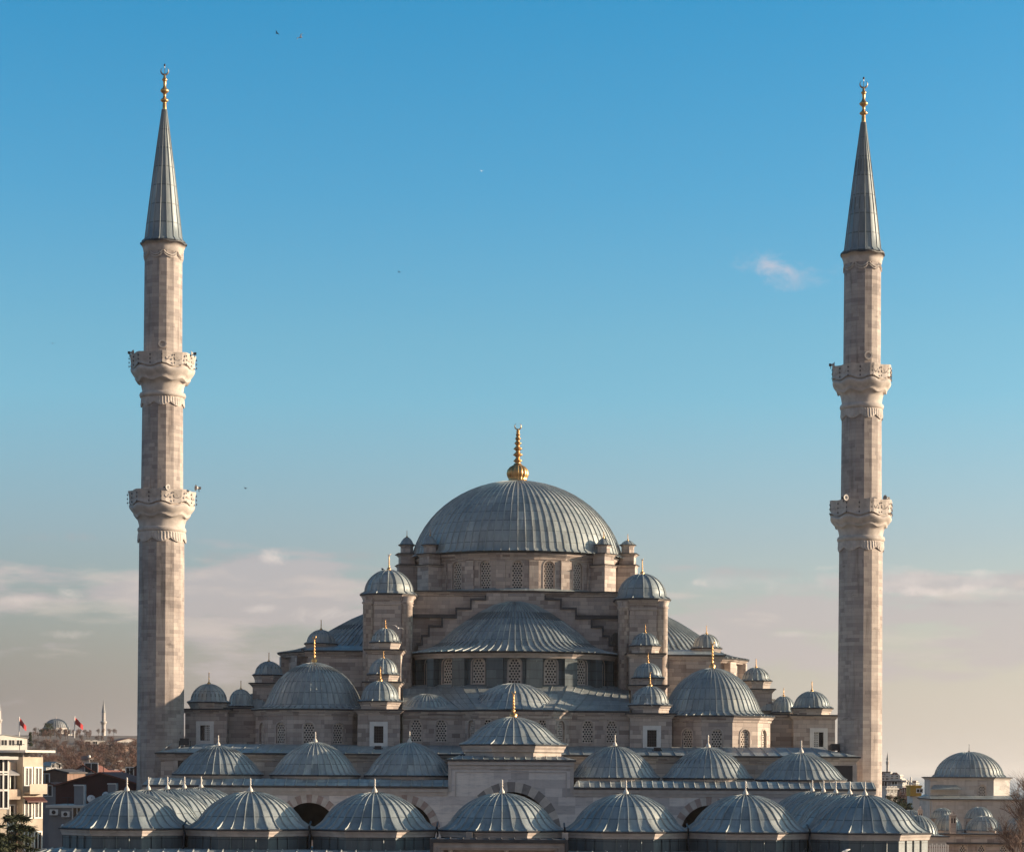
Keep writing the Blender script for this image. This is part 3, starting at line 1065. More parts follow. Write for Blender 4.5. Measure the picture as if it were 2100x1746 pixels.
# side half domes, one each way
for sgn, cx, ye, xo in ((-1, 797, 1341, 577), (1, 1316, 1355, 1527)):
    ctr = Vector((Xp(cx, 1300, DC), DC - 1.0))
    rad = abs(Xp(xo, ye, DC) - ctr.x)
    zst = Z(xo, ye, DC)
    ztp = Z(1055, 1237, DA)
    th0, th1 = (-182, 2) if sgn < 0 else (-2, 182)
    add_dome(mosque, 'half_dome', (ctr.x, ctr.y, zst), half_profile(rad, ztp - zst), 40, LEAD, 8, 2, 0, th0=th0, th1=th1, sy=0.80, rw=0.14, rh=0.10)
    full = ngon((ctr.x, ctr.y), rad * 0.93, 16, 0, 0.80)
    side = [full[k % 16] for k in (range(-8, 2) if sgn < 0 else range(0, 10))]
    mb = MB()
    zz0 = 16.0
    wz = zst - 3.6
    hs = {i: [lambda w: arch_poly(w / 2, wz, 1.25, 2.5, 8)] for i in range(1, 8)}
    polywall(mb, side, zz0, zst - 0.05, hs, 0.4, closed=False)
    for i in range(1, 9):
        a0, a1, a2 = Vector(side[i - 1]), Vector(side[i]), Vector(side[min(i + 1, 9)])
        t = (a2 - a0).normalized()
        n_ = Vector((t.y, -t.x))
        q = [a1 - t * 0.55 - n_ * 0.5, a1 - t * 0.55 + n_ * 0.7, a1 + t * 0.55 + n_ * 0.7, a1 + t * 0.55 - n_ * 0.5]
        mb.prism([(v.x, v.y) for v in q], zz0, zst - 0.4)
    cornice(mb, offset(side, 0.4, False), zst - 0.02, 0.5, 0.4, closed=False, mi_edge=1)
    obj('half_dome_drum', mb, [STONE, EDGE], mosque, (ctr.x, ctr.y, zz0), world=True)
    for i in range(1, 8):
        a, b = Vector(side[i]), Vector(side[i + 1])
        c = (a + b) / 2
        if c.y > DC:
            continue
        t = (b - a).normalized()
        lattice_window(mosque, c.x, c.y, wz, math.atan2(t.y, t.x), 1.25, 2.5, 0.16)

# ---- wall and lead roof between the turrets, with three exedra domes
D1, D2 = 226.0, 223.5
yt = 1456
low = [(Xp(826, yt, D1), D1), (Xp(950, yt, D1), D1), (Xp(984, yt, D2), D2), (Xp(1129, yt, D2), D2), (Xp(1171, yt, D1), D1), (Xp(1290, yt, D1), D1)]
za, zt_ = Z(1055, 1530, D1), Z(1055, 1456, D1)
WL, HL = M_(23, D1), M_(45, D1)
zw = Z(1055, 1521, D1)
xs = {0: (853, 904.5), 1: (967,), 2: (1000, 1056, 1111), 3: (1150,), 4: (1204.6, 1254)}
mb = MB()
holes = {}
wins = []
for sidx, lst in xs.items():
    a, b = Vector(low[sidx]), Vector(low[sidx + 1])
    t = (b - a).normalized()
    fs = []
    for px in lst:
        X0 = Xp(px, 1500, (a.y + b.y) / 2)
        u = (X0 - a.x) / t.x
        if sidx in (1, 3):
            u = (b - a).length / 2
        wins.append((a + t * u, math.atan2(t.y, t.x)))
        fs.append(lambda w, u=u: arch_poly(u, zw, WL, HL, 10))
    holes[sidx] = fs
polywall(mb, low, za - 1.5, zt_ - 0.1, holes, 0.4, closed=False)
cornice(mb, low, zt_, 0.45, 0.7, closed=False, lip=0.16)
for i in (1, 2, 3, 4):
    p = Vector(low[i])
    mb.prism([(p.x - 0.45, p.y - 0.25), (p.x + 0.45, p.y - 0.25), (p.x + 0.45, p.y + 0.5), (p.x - 0.45, p.y + 0.5)], za - 1.5, zt_ - 0.85)
obj('front_wall', mb, [STONE, EDGE], mosque, (cs.x, D1, za), world=True)
for p, ang in wins:
    lattice_window(mosque, p.x, p.y, zw, ang, WL, HL, 0.2)
mb = MB()
up = [(Xp(826, 1404, 240), 241.5), hp[2], hp[3], hp[6], hp[7], (Xp(1290, 1404, 240), 241.5)]
lowo = offset(low, 0.5, False)
NS = 8
for i in range(5):
    prev = None
    for q in range(NS + 1):
        f = q / NS
        row = []
        zz = zt_ + 0.03 + (zs0 + 0.1 - zt_) * (0.75 * f + 0.25 * f * f)
        for (lx, ly), (ux, uy) in ((lowo[i], up[i]), (lowo[i + 1], up[i + 1])):
            row.append(Vector((lx + (ux - lx) * f, ly + (uy - ly) * f, zz)))
        if prev:
            mb.face([prev[0], prev[1], row[1], row[0]], [(prev[0].x / 0.9, q * 0.8), (prev[1].x / 0.9, q * 0.8), (row[1].x / 0.9, q * 0.8 + 0.8), (row[0].x / 0.9, q * 0.8 + 0.8)], smooth=True)
        prev = row
for i in range(5):
    wl = math.hypot(lowo[i + 1][0] - lowo[i][0], lowo[i + 1][1] - lowo[i][1])
    ns = max(1, int(wl / 0.95))
    for k in range(ns + 1):
        g = k / ns
        prv = None
        for q in range(NS + 1):
            f = q / NS
            zz = zt_ + 0.05 + (zs0 + 0.1 - zt_) * (0.75 * f + 0.25 * f * f)
            lx, ly = lowo[i][0] + (lowo[i + 1][0] - lowo[i][0]) * g, lowo[i][1] + (lowo[i + 1][1] - lowo[i][1]) * g
            ux, uy = up[i][0] + (up[i + 1][0] - up[i][0]) * g, up[i][1] + (up[i + 1][1] - up[i][1]) * g
            cur = Vector((lx + (ux - lx) * f, ly + (uy - ly) * f, zz))
            if prv is not None and q % 2 == 0:
                mb.tube(prv, cur, 0.028, 4)
                prv = cur
            elif prv is None:
                prv = cur
obj('exedra_roof', mb, LEAD, mosque, (cs.x, D1, zt_), world=True)
def exedra(cx, ytop, hw, d, sy):
    rad = M_(hw, d)
    h = Z(cx, ytop, d) - zt_
    pr = [(1.06 * rad, 0.0, 0), (1.0 * rad, 0.04 * h, 0), (0.9 * rad, 0.16 * h, 0), (0.82 * rad, 0.34 * h, 0), (0.70 * rad, 0.56 * h, 0), (0.54 * rad, 0.76 * h, 0), (0.34 * rad, 0.91 * h, 0), (0.14 * rad, 0.985 * h, 0), (0.01, h, 0)]
    add_dome(mosque, 'exedra_dome', (Xp(cx, 1456, d), d, zt_ + 0.06), pr, 22, LEAD, 8, 2, 0, th0=-110, th1=110, sy=sy, rw=0.12, rh=0.08)
exedra(1054, 1402, 98, 231.5, 1.72)
exedra(876, 1424, 58, 230.6, 1.4)

# ---- the twelve-sided corner halls with large domes
def corner_hall(cx, y_eave, y_bot, y_top, y_tip):
    d = 232.0
    a = M_(116, d)
    c = W(cx, y_eave, d)
    ze, zb = Z(cx, y_eave, d - a), Z(cx, y_bot, d - a) - 1.5
    pts = ngon((c.x, d), a, 12)
    w_, h_ = M_(23, d - a), M_(43.5, d - a)
    zw = Z(cx, y_eave + 71.5, d - a)
    mb = MB()
    polywall(mb, pts, zb, ze - 0.1, {k: [lambda w: arch_poly(w / 2, zw, w_, h_, 10)] for k in (0, 1, 2, 3, 9, 10, 11)}, 0.4)
    cornice(mb, pts, ze, 0.38, 0.55, lip=0.15)
    t = obj('corner_hall', mb, [STONE, EDGE], mosque, (c.x, d, zb), world=True)
    for k in (0, 1, 2, 3, -1, -2, -3):
        th = k * PI / 6
        o = lattice_window(mosque, c.x + a * math.sin(th), d - a * math.cos(th), zw, th, w_, h_, 0.2)
    zt = Z(cx, y_top, d)
    h = zt - ze
    ed = a + 0.42
    pr = [(ed, 0, 1), (a * 0.985, 0.05, 0.9), (a * 0.90, 0.20, 0.5), (a * 0.845, 0.55, 0.1), (a * 0.81, 1.05, 0), (a * 0.765, 1.6, 0), (a * 0.69, 2.35, 0), (a * 0.60, 3.0, 0), (a * 0.48, 3.6, 0), (a * 0.34, 4.1, 0), (a * 0.19, 4.43, 0), (a * 0.07, 4.57, 0), (0.03, 4.6, 0)]
    pr = [(r, z * h / 4.6, o) for r, z, o in pr]
    dm = add_dome(t, 'hall_dome', (c.x, d, ze + 0.012), pr, 48, LEAD, 12, 2, rw=0.11, rh=0.08)
    ft = Z(cx, y_tip, d)
    obj('finial', gold_finial_mesh(ft - zt, 0.42), GOLD, t, (c.x, d, zt - 0.06))
corner_hall(643.5, 1452, 1527, 1358.5, 1300)
corner_hall(1459.5, 1465.5, 1537, 1370, 1311)

# ---- stacked turrets climbing beside the half dome, left then right
turret(mosque, 779, 227.0, 47.5, 1537, 1453, 44, 1436, 1396, 1364, win=(0, 9.7, 1487.5, 1522), nr=20)
turret(mosque, 786, 230.0, 37, 1460, 1396, 33, 1381, 1349.5, 1332, nr=18)
turret(mosque, 790, 234.2, 37, 1400, 1330, 32, 1315, 1288, 1268, nr=18)
turret(mosque, 1332, 227.0, 47.5, 1545, 1461, 44, 1444, 1406.5, 1374, win=(2, 9.7, 1495.5, 1530), nr=20)
turret(mosque, 1328, 233.0, 37, 1470, 1403, 33, 1388, 1359, 1337, nr=18)
turret(mosque, 1322.5, 238.5, 37, 1410, 1338, 32, 1322, 1297.5, 1277, nr=18)
# ---- blocks further out with their own turrets
for x0, x1, ye, yb in ((628, 752, 1333, 1450), (1357, 1481, 1342, 1465)):
    mb = MB()
    p = rect(Xp(x0 + 4, ye, 240.5), Xp(x1 - 4, ye, 240.5), 240.5, 250)
    ze = Z((x0 + x1) / 2, ye, 240.5)
    polywall(mb, p, 15, ze - 0.1)
    cornice(mb, p, ze, 0.4, 0.5, lip=0.15)
    mb.mi = 2
    e = offset(p, 0.45)
    i = rect(p[0][0] + 0.8, p[1][0] - 0.8, 243.5, 249)
    mb.loft([[(x, y, ze + 0.02) for x, y in e], [(x, y, ze + 0.7) for x, y in i]], cap1=True)
    obj('side_block', mb, [STONE, EDGE, LEAD], mosque, (p[0][0], 240.5, 15), world=True)
turret(mosque, 658, 244.0, 33, 1345, 1330, 33, 1317.5, 1291.5, 1268, nr=18)
turret(mosque, 1448, 244.0, 33, 1355, 1340, 31, 1327, 1300, 1280, nr=18)
turret(mosque, 551, 244.0, 33, 1480, 1399, 32, 1382, 1356, 1335, nr=18)
turret(mosque, 1549.5, 244.0, 33, 1490, 1411, 32, 1394, 1368.5, 1348, nr=18)

# ---- end pavilions beside the minarets
def pavilion(x0, x1, ye, yb, d):
    mb = MB()
    p = rect(Xp(x0, ye, d), Xp(x1, ye, d), d, d + 12)
    ze, zb = Z((x0 + x1) / 2, ye, d), Z((x0 + x1) / 2, yb, d) - 1.5
    polywall(mb, p, zb, ze - 0.1)
    cornice(mb, p, ze, 0.35, 0.5, lip=0.14)
    mb.mi = 2
    mb.face([(x, y, ze + 0.02) for x, y in offset(p, 0.3)])
    return obj('side_wing', mb, [STONE, EDGE, LEAD], mosque, (p[0][0], d, zb), world=True)
turret(mosque, 428, 234.5, 47, 1531, 1452, 42, 1438, 1402, 1376, win=(-2, 9.6, 1486, 1517, 1), nr=24)
pavilion(464, 524, 1450, 1531, 234.0)
turret(mosque, 493.5, 242.0, 27, 1460, 1452, 26, 1446, 1413, 1393, nr=18)
turret(mosque, 1664, 234.5, 47, 1546, 1464.5, 42, 1450, 1417, 1394, win=(9, 9.6, 1500, 1530, -1), nr=24)
pavilion(1577, 1640, 1462.5, 1543, 234.0)
turret(mosque, 1606, 242.0, 27, 1475, 1466, 25, 1459, 1427, 1408, nr=18)
for cx, yt_ in ((530, 1420), (1579, 1433)):
    d = 244.0
    c = W(cx, 1455, d)
    h = Z(cx, yt_, d) - Z(cx, 1452, 234.0)
    add_dome(mosque, 'roof_dome', (c.x, d, Z(cx, 1452, 234.0)), lens_prof(2.0, h, 2.2, 0.2, 8, 0.4, 0), 18, LEAD, 8, 2, rw=0.12, rh=0.07)
mb = MB()
p = rect(Xp(400, 1460, 238), Xp(1690, 1460, 238), 238, 286)
polywall(mb, p, 15, Z(1050, 1466, 238), top=True)
obj('inner_roof', mb, [LEAD], mosque, (0, 238, 15), world=True)

# ------------------------------------------------------------------ minarets
def minaret(px, d, y, hw, rot, label):
    """y: heights in view pixels, hw: half widths in view pixels"""
    base = W(px, 1550, d)
    bx, by = base.x, d
    root = thing('minaret', label, 'minaret', (bx, by, 0), 'twin minarets of the mosque')
    zz = lambda k: Z(px, y[k] if isinstance(k, str) else k, d if k in ('tip', 'cone') else d - M_(46, d))
    m = lambda k: M_(k, d)
    n = 16
    def ring(r, z):
        return [(u, v, z) for u, v in ngon((bx, by), r, n, rot)]
    def shaft(r0, z0, r1, z1):
        mb = MB()
        a, b = ring(r0, z0), ring(r1, z1)
        for k in range(n):
            q = (k + 1) % n
            w = 2 * r0 * math.tan(PI / n)
            mb.face([a[k], a[q], b[q], b[k]], [(k * w, z0), (k * w + w, z0), (k * w + w, z1), (k * w, z1)])
        return obj('shaft', mb, MINA, root, (bx, by, z0), world=True)
    # foot below the roofs, then three lengths of shaft
    s1 = shaft(m(hw[5]) * 1.03, 0.0, m(hw[4]), zz('ring2'))
    s2 = shaft(m(hw[3]), zz('par2'), m(hw[2]), zz('ring1'))
    s3 = shaft(m(hw[1]), zz('par1'), m(hw[0]), zz('cor1'))
    def wave(mb, rows, lobes=8, ph=0.0, smooth=True):
        """rows of (radius, z, radius wave, z wave)"""
        k = lobes * 6
        rings = []
        for r, z, wr, wz in rows:
            rr = []
            for j in range(k):
                a = 2 * PI * j / k
                c = math.cos(lobes * (a - rot) + ph)
                rr.append((bx + r * (1 + wr * c) * math.sin(a), by - r * (1 + wr * c) * math.cos(a), z + wz * c))
            rings.append(rr)
        mb.loft(rings, smooth=smooth)
    def balcony(r_sh_lo, r_sh_up, ytop, ypb, ybow, yring, yband, hwp, hwr):
        zt, zpb, zbw, zr, zbd = (zz(k) for k in (ytop, ypb, ybow, yring, yband))
        R_, Rr = m(hwp), m(hwr)
        Rn = m(r_sh_lo) * 1.02
        mb = MB()
        # swelling bowl under the gallery
        wave(mb, [(Rn, zr + 0.1, 0, 0), (Rn, zr + (zbw - zr) * 0.35, 0, 0), (Rn * 1.04, zr + (zbw - zr) * 0.7, 0.005, 0), (Rn * 1.12, zbw, 0.01, 0.02),
                  (R_ * 0.82, zbw + 0.02, 0.03, 0.17), (R_ * 0.845, zbw + 0.14, 0.03, 0.17), (R_ * 0.83, zbw + 0.26, 0.03, 0.17), (R_ * 0.89, zbw + (zpb - zbw) * 0.4, 0.03, 0.15), (R_ * 0.965, zbw + (zpb - zbw) * 0.68, 0.025, 0.15), (R_ * 0.985, zpb - 0.16, 0.02, 0.15),
                  (R_ * 0.97, zpb - 0.02, 0.02, 0.15), (R_ * 0.90, zpb + 0.02, 0.02, 0.15), (R_ * 0.90, zpb + 0.24, 0.02, 0.15)])
        # ring moulding
        mb.lathe([(Rn * 0.98, zr - 0.28), (Rr * 0.97, zr - 0.22), (Rr, zr), (Rr * 0.97, zr + 0.2), (Rn * 0.98, zr + 0.26)], (bx, by, 0), 32, cap=False)
        # floor
        mb.face([(bx + R_ * 0.9 * math.sin(2 * PI * k / 24), by - R_ * 0.9 * math.cos(2 * PI * k / 24), zpb + 0.03) for k in range(24)])
        b = obj('balcony', mb, CARVED, root, (bx, by, zpb), world=True)
        # garland band below the ring: hanging swags in relief
        mb = MB()
        k = 96
        rings = []
        for q, (rr, f) in enumerate(((1.02, 0.0), (1.045, 0.15), (1.035, 0.5), (1.05, 0.75), (1.04, 1.0), (1.0, 1.0))):
            rg = []
            for j in range(k):
                a = 2 * PI * j / k
                sw = abs(math.cos(4 * (a - rot)))
                drop = (zr - 0.25 - zbd) * (0.62 + 0.38 * sw)
                rip = 0.012 * math.cos(48 * a) * (1 if 0.1 < f < 0.95 else 0)
                rad_ = Rn * (rr + rip + 0.02 * sw * (f > 0.3))
                rg.append((bx + rad_ * math.sin(a), by - rad_ * math.cos(a), zr - 0.25 - drop * f))
            rings.append(rg)
        mb.loft(rings)
        obj('garland_band', mb, CARVED, b, (bx, by, zbd), world=True)
        # parapet with bellied panels
        mb = MB()
        H = zt - zpb
        wave(mb, [(R_ * 0.90, zpb + 0.2, 0.02, 0.15), (R_ * 0.985, zpb + 0.16, 0.03, 0.15), (R_ * 0.965, zpb + H * 0.22, 0.035, 0.10), (R_ * 0.955, zpb + H * 0.45, 0.04, 0.03), (R_ * 0.98, zpb + H * 0.8, 0.035, 0.03), (R_ * 0.995, zpb + H * 0.92, 0.035, 0.03), (R_ * 1.0, zt, 0.035, 0.04), (R_ * 0.94, zt, 0.035, 0.04), (R_ * 0.90, zpb + 0.05, 0.03, 0)], smooth=False)
        for j in range(16):
            a = 2 * PI * (j + 0.5) / 16 + rot
            rw_ = R_ * (0.97 + 0.035 * math.cos(8 * (a - rot)))
            for u in range(5):
                f = -1 + u * 0.5
                a2 = a + f * 0.11
                rq = rw_ * 1.012
                p = (bx + rq * math.sin(a2), by - rq * math.cos(a2), zpb + H * (0.42 + 0.26 * f * f))
                f2 = f + 0.5
                if f2 <= 1:
                    a3 = a + f2 * 0.11
                    mb.tube(p, (bx + rq * math.sin(a3), by - rq * math.cos(a3), zpb + H * (0.42 + 0.26 * f2 * f2)), 0.028, 4)
        obj('parapet', mb, CARVED, b, (bx, by, zpb), world=True)
        # strings of lamps hung down the parapet
        for j in range(16):
            a = 2 * PI * j / 16 + rot
            rr = R_ * (1.0 + 0.035 * math.cos(8 * (a - rot))) + 0.03
            x, y_ = bx + rr * math.sin(a), by - rr * math.cos(a)
            mb = MB()
            for q in range(3):
                zc = zpb + H * (0.2 + 0.28 * q)
                mb.lathe([(0.02, -0.08), (0.055, -0.05), (0.07, 0.0), (0.045, 0.06), (0.02, 0.08)], (x, y_, zc), 6)
            mb.tube((x, y_, zpb + 0.05), (x, y_, zt - 0.1), 0.008, 3)
            obj('lamp_string', mb, DARK, b, (x, y_, zpb), world=True)
        return R_, zt
    g2 = balcony(hw[4], hw[3], 'par2', 'pb2', 'bowl2', 'ring2', 'band2b', hw[6], hw[8])
    g1 = balcony(hw[2], hw[1], 'par1', 'pb1', 'bowl1', 'ring1', 'band1b', hw[7], hw[9])
    # cornice under the spire
    mb = MB()
    r0 = m(hw[0])
    wave(mb, [(r0 * 0.99, zz('cor1') - 0.35, 0, 0), (r0 * 1.06, zz('cor1') - 0.2, 0.01, 0.0), (r0 * 1.08, zz('cor1') + 0.1, 0.015, 0.03), (r0 * 1.20, zz('cor0') - 0.12, 0.02, 0.05), (r0 * 1.21, zz('cor0') - 0.16, 0.02, 0.05)])
    mb.mi = 1
    wave(mb, [(r0 * 1.1, zz('cor0') - 0.155, 0.02, 0.05), (r0 * 1.235, zz('cor0') - 0.15, 0.02, 0.05), (r0 * 1.235, zz('cor0') - 0.03, 0.02, 0.05), (r0 * 1.0, zz('cor0'), 0.0, 0.0)], smooth=False)
    mb.mi = 0
    for j in range(8):
        a = rot + (j + 0.5) * PI / 4
        for u in range(6):
            f0, f1 = -1 + u / 3, -1 + (u + 1) / 3
            for dz in (0.0, 0.22):
                P = []
                for f in (f0, f1):
                    a2 = a + f * 0.36
                    P.append((bx + r0 * 1.035 * math.sin(a2), by - r0 * 1.035 * math.cos(a2), zz('cor1') - 0.75 - dz + 0.42 * f * f))
                mb.tube(P[0], P[1], 0.07, 4)
    obj('cornice', mb, [CARVED, EDGE], root, (bx, by, zz('cor0')), world=True)
    # spire
    zb_, zt_ = zz('cor0') + 0.02, zz('cone')
    H = zt_ - zb_
    rb, rt = m(hw[10]), m(4.6)
    pr = [(rb * 1.17, 0, 0), (rb * 1.14, 0.10, 0), (rb * 1.0, 0.35, 0)]
    for i in range(1, 11):
        f = i / 10
        pr.append((rb + (rt - rb) * f + rb * 0.02 * math.sin(PI * f), 0.35 + (H - 0.35) * f, 0))
    obj('spire', dome_mb(pr, 16, 1, 16, rot, rw=0.10, rh=0.05), LEAD_SPIRE, root, (bx, by, zb_), rot + PI / 16)
    # finial of gilt balls with a crescent
    ft = zz('tip')
    hf = ft - zt_
    mb = MB()
    r = m(9.0)
    pr = [(r * .5, -0.15), (r * .47, 0), (r * .42, hf * .14)]
    for zc, rr, hh in ((0.205, 0.95, 0.055), (0.42, 1.0, 0.07), (0.665, 0.62, 0.045)):
        pr += [(r * 0.36, hf * (zc - hh)), (r * rr * 0.7, hf * (zc - hh * 0.6)), (r * rr, hf * (zc - hh * 0.1)), (r * rr * 0.85, hf * (zc + hh * 0.35)), (r * rr * 0.5, hf * (zc + hh * 0.75)), (r * 0.32, hf * (zc + hh * 1.5))]
    pr += [(r * 0.2, hf * 0.75), (r * 0.16, hf * 0.78)]
    mb.lathe(pr, n=12)
    fo = obj('finial', mb, GOLD, root, (bx, by, zt_))
    mb = MB()
    crescent(mb, hf * 0.86, hf * 0.085, hf * 0.022, 30)
    mb.tube((0, 0, hf * 0.78), (0, 0, hf * 0.97), 0.03, 4)
    mb.mi = 1
    mb.lathe([(0.03, -0.06), (0.10, 0.0), (0.10, 0.12), (0.03, 0.2)], (0, 0, hf * 0.975), 6)
    obj('crescent', mb, [SILVER, DARK], fo, (bx, by, zt_))
    # slit windows on the second facet
    for yv, th, sh in ((1165, 0.0, s1), (1238, 0.0, s1), (1352, 0.0, s1), (1467, 0.0, s1)):
        z = zz(yv)
        f = (z) / zz('band2b')
        rr = m(hw[5]) * 1.03 * (1 - f) + m(hw[4]) * f
        a = rot - 0.06
        mb = MB()
        mb.box(-0.12, 0.12, -0.02, 0.3, -0.36, 0.36)
        obj('slit_window', mb, GLASS, root, (bx + rr * math.sin(rot) * 0.999 - 0.28, by - rr * math.cos(rot) * 0.999, z), rot)
    zs3 = zz('par1') + 0.9
    rr = m(hw[1])
    mb = MB()
    mb.loft([[(0.42 * math.sin(2 * PI * k / 12), 0.0, 0.42 * math.cos(2 * PI * k / 12)) for k in range(12)], [(0.42 * math.sin(2 * PI * k / 12), -0.14, 0.42 * math.cos(2 * PI * k / 12)) for k in range(12)], [(0.26 * math.sin(2 * PI * k / 12), -0.14, 0.26 * math.cos(2 * PI * k / 12)) for k in range(12)], [(0.26 * math.sin(2 * PI * k / 12), -0.01, 0.26 * math.cos(2 * PI * k / 12)) for k in range(12)]])
    mb.face([(0.26 * math.sin(2 * PI * k / 12), -0.012, 0.26 * math.cos(2 * PI * k / 12)) for k in range(12)])
    obj('round_window', mb, [CARVED], root, (bx + rr * math.sin(rot), by - rr * math.cos(rot), zs3), rot)
    return g1, g2, (bx, by)

LEAD_SPIRE = lead('spire_lead', (0.25, 0.285, 0.295), 1.9)
SILVER = plain('bright_crescent', (0.34, 0.30, 0.27), 0.5, 0.5, 0.1, 3.0)
YL = dict(tip=133, cone=225, cor0=489, cor1=504, par1=722, pb1=751, bowl1=777, ring1=804, band1b=829, par2=1003, pb2=1033, bowl2=1057, ring2=1082, band2b=1109)
YR = dict(tip=160, cone=251, cor0=511, cor1=527, par1=746, pb1=776, bowl1=800, ring1=828, band1b=855, par2=1023, pb2=1056, bowl2=1077, ring2=1101, band2b=1127)
gl = minaret(329, 229.5, YL, (38, 39, 41, 42.5, 45.5, 47.5, 67, 65.5, 50, 47.5, 38.5), R(7.2),
             'tall pale stone minaret beside the houses and hill, its foot in shadow')
gr = minaret(1762, 224.3, YR, (37, 37.5, 40, 41, 43.6, 44.5, 64, 61, 49, 45, 37.5), R(10.5),
             'tall stone minaret with a stained shaft, standing towards the sea and domed library')

HORNG = plain('grey_horn_paint', (0.42, 0.40, 0.38), 0.6, 0, 0.1, 2.0)
def horn(pos, az, size, label, group):
    mb = MB()
    mb.lathe([(0.05, 0), (0.09, 0.12), (0.13, 0.3), (0.24, 0.48), (0.36, 0.56), (0.34, 0.57), (0.2, 0.48), (0.02, 0.35)], n=12, cap=False)
    for v in mb.bm.verts:
        v.co = Vector((v.co.x, -v.co.z + 0.2, v.co.y)) * size
    root = thing('loudspeaker', label, 'loudspeaker', pos, group)
    root.rotation_euler = (0, 0, az)
    h = obj('horn', mb, HORNG)
    m2 = MB()
    m2.tube((0, 0.05, -0.45 * size), (0, 0.05, 0), 0.04, 5)
    m2.box(-0.12, 0.12, 0.0, 0.22, -0.12, 0.12)
    b = obj('bracket', m2, DARK)
    for c in (h, b):
        c.parent = root
        c.location = (0, 0, 0)
for (px, py, d, az, who) in ((340, 999, 226.6, 0.9, 'white horn loudspeaker on the lower balcony rim of the shadow-footed minaret, above its shaded panels'),
                             (407, 1000, 228, -1.0, 'grey horn loudspeaker on the lower balcony of the shadow-footed minaret, on its sunny edge'),
                             (267, 723, 228.5, 1.4, 'horn loudspeaker on the upper balcony of the shadow-footed minaret, shaded edge'),
                             (398, 725, 228.5, -1.4, 'horn loudspeaker on the upper balcony of the shadow-footed minaret, sunny edge'),
                             (1730, 1020, 221.6, 0.6, 'white horn loudspeaker on the lower balcony of the sea-side minaret, above its shaded panels'),
                             (1819, 1021, 222.8, -1.0, 'horn loudspeaker on the lower balcony of the sea-side minaret, on its sunny edge'),
                             (1704, 748, 223.6, 1.4, 'dark-mouthed horn loudspeaker jutting from the upper balcony of the sea-side minaret')):
    horn(W(px, py, d), az, 0.85, who, 'loudspeakers on the minaret balconies')

# ------------------------------------------------------------------ porch in front of the hall (last prayer place)
DP = 208.8
FIN1 = lambda h: cached(('wf', h), lambda: white_finial_mesh(h))
portico = thing('portico', 'pale marble porch with striped arches, six low lead domes and a raised central block', 'porch', (0, DP, 0))
zc_ = Z(1050, 1613, DP)
zpb_ = Z(1050, 1557, DP)
xa, xz = Xp(300, 1610, DP), Xp(1788, 1614, DP)
xpa, xpb = Xp(919, 1580, DP), Xp(1176, 1580, DP)
arches = []
for px, top in ((434, 1628), (634, 1628), (829, 1629), (1260, 1633), (1453, 1634), (1645, 1637)):
    arches.append((Xp(px, top, DP), Z(px, top + 16, DP), M_(58, DP), 0.72))
arches.append((Xp(1048, 1606, DP), Z(1048, 1622, DP), M_(84, DP), 0.74))
mb = MB()
outer = [(xa, 0.0)]
holes = []
for x, zt, r, th in arches:
    holes.append(arch_poly(x, 0.6, 2 * r, zt - 0.6, 20, r * 1.06))
outl = [(xa, 0), (xz, 0), (xz, zc_ - 0.15), (xpb, zc_ - 0.15), (xpb, zpb_ - 0.15), (xpa, zpb_ - 0.15), (xpa, zc_ - 0.15), (xa, zc_ - 0.15)]
holed(mb, (0, DP), (1, 0), (0, -1), outl, holes, 0.95)
# side returns of the raised block and ends of the porch
for x, zt0, zt1 in ((xpa, zc_ - 0.2, zpb_ - 0.15), (xpb, zc_ - 0.2, zpb_ - 0.15)):
    mb.face([(x, DP, zt0), (x, 218.95, zt0), (x, 218.95, zt1), (x, DP, zt1)])
for x in (xa, xz):
    mb.face([(x, DP, 0), (x, 218.95, 0), (x, 218.95, zc_ - 0.15), (x, DP, zc_ - 0.15)])
obj('facade', mb, [MARBLE], portico, (0, DP, 0), world=True)
for i, (x, zt, r, th) in enumerate(arches):
    mb = MB()
    zs = zt - r * 1.06
    nv = 19
    for k in range(nv):
        a0, a1 = PI * k / nv, PI * (k + 1) / nv
        mb.mi = (k % 2) if i < 6 else (2 if k % 2 else 0)
        def P(a, rr, back):
            return (x + rr * math.cos(a), DP - 0.03 + back, zs + rr * 1.06 * math.sin(a))
        th_ = th if i < 6 else 0.85
        q = [P(a0, r - 0.004, 0), P(a1, r - 0.004, 0), P(a1, r + th_, 0), P(a0, r + th_, 0)]
        b = [P(a0, r - 0.004, 0.5), P(a1, r - 0.004, 0.5), P(a1, r + th_, 0.02), P(a0, r + th_, 0.02)]
        mb.face(q)
        for e in range(4):
            mb.face([q[e], q[(e + 1) % 4], b[(e + 1) % 4], b[e]])
    obj('arch_ring', mb, [VWHITE, VPINK, VGREY], portico, (x, DP, zs), world=True)
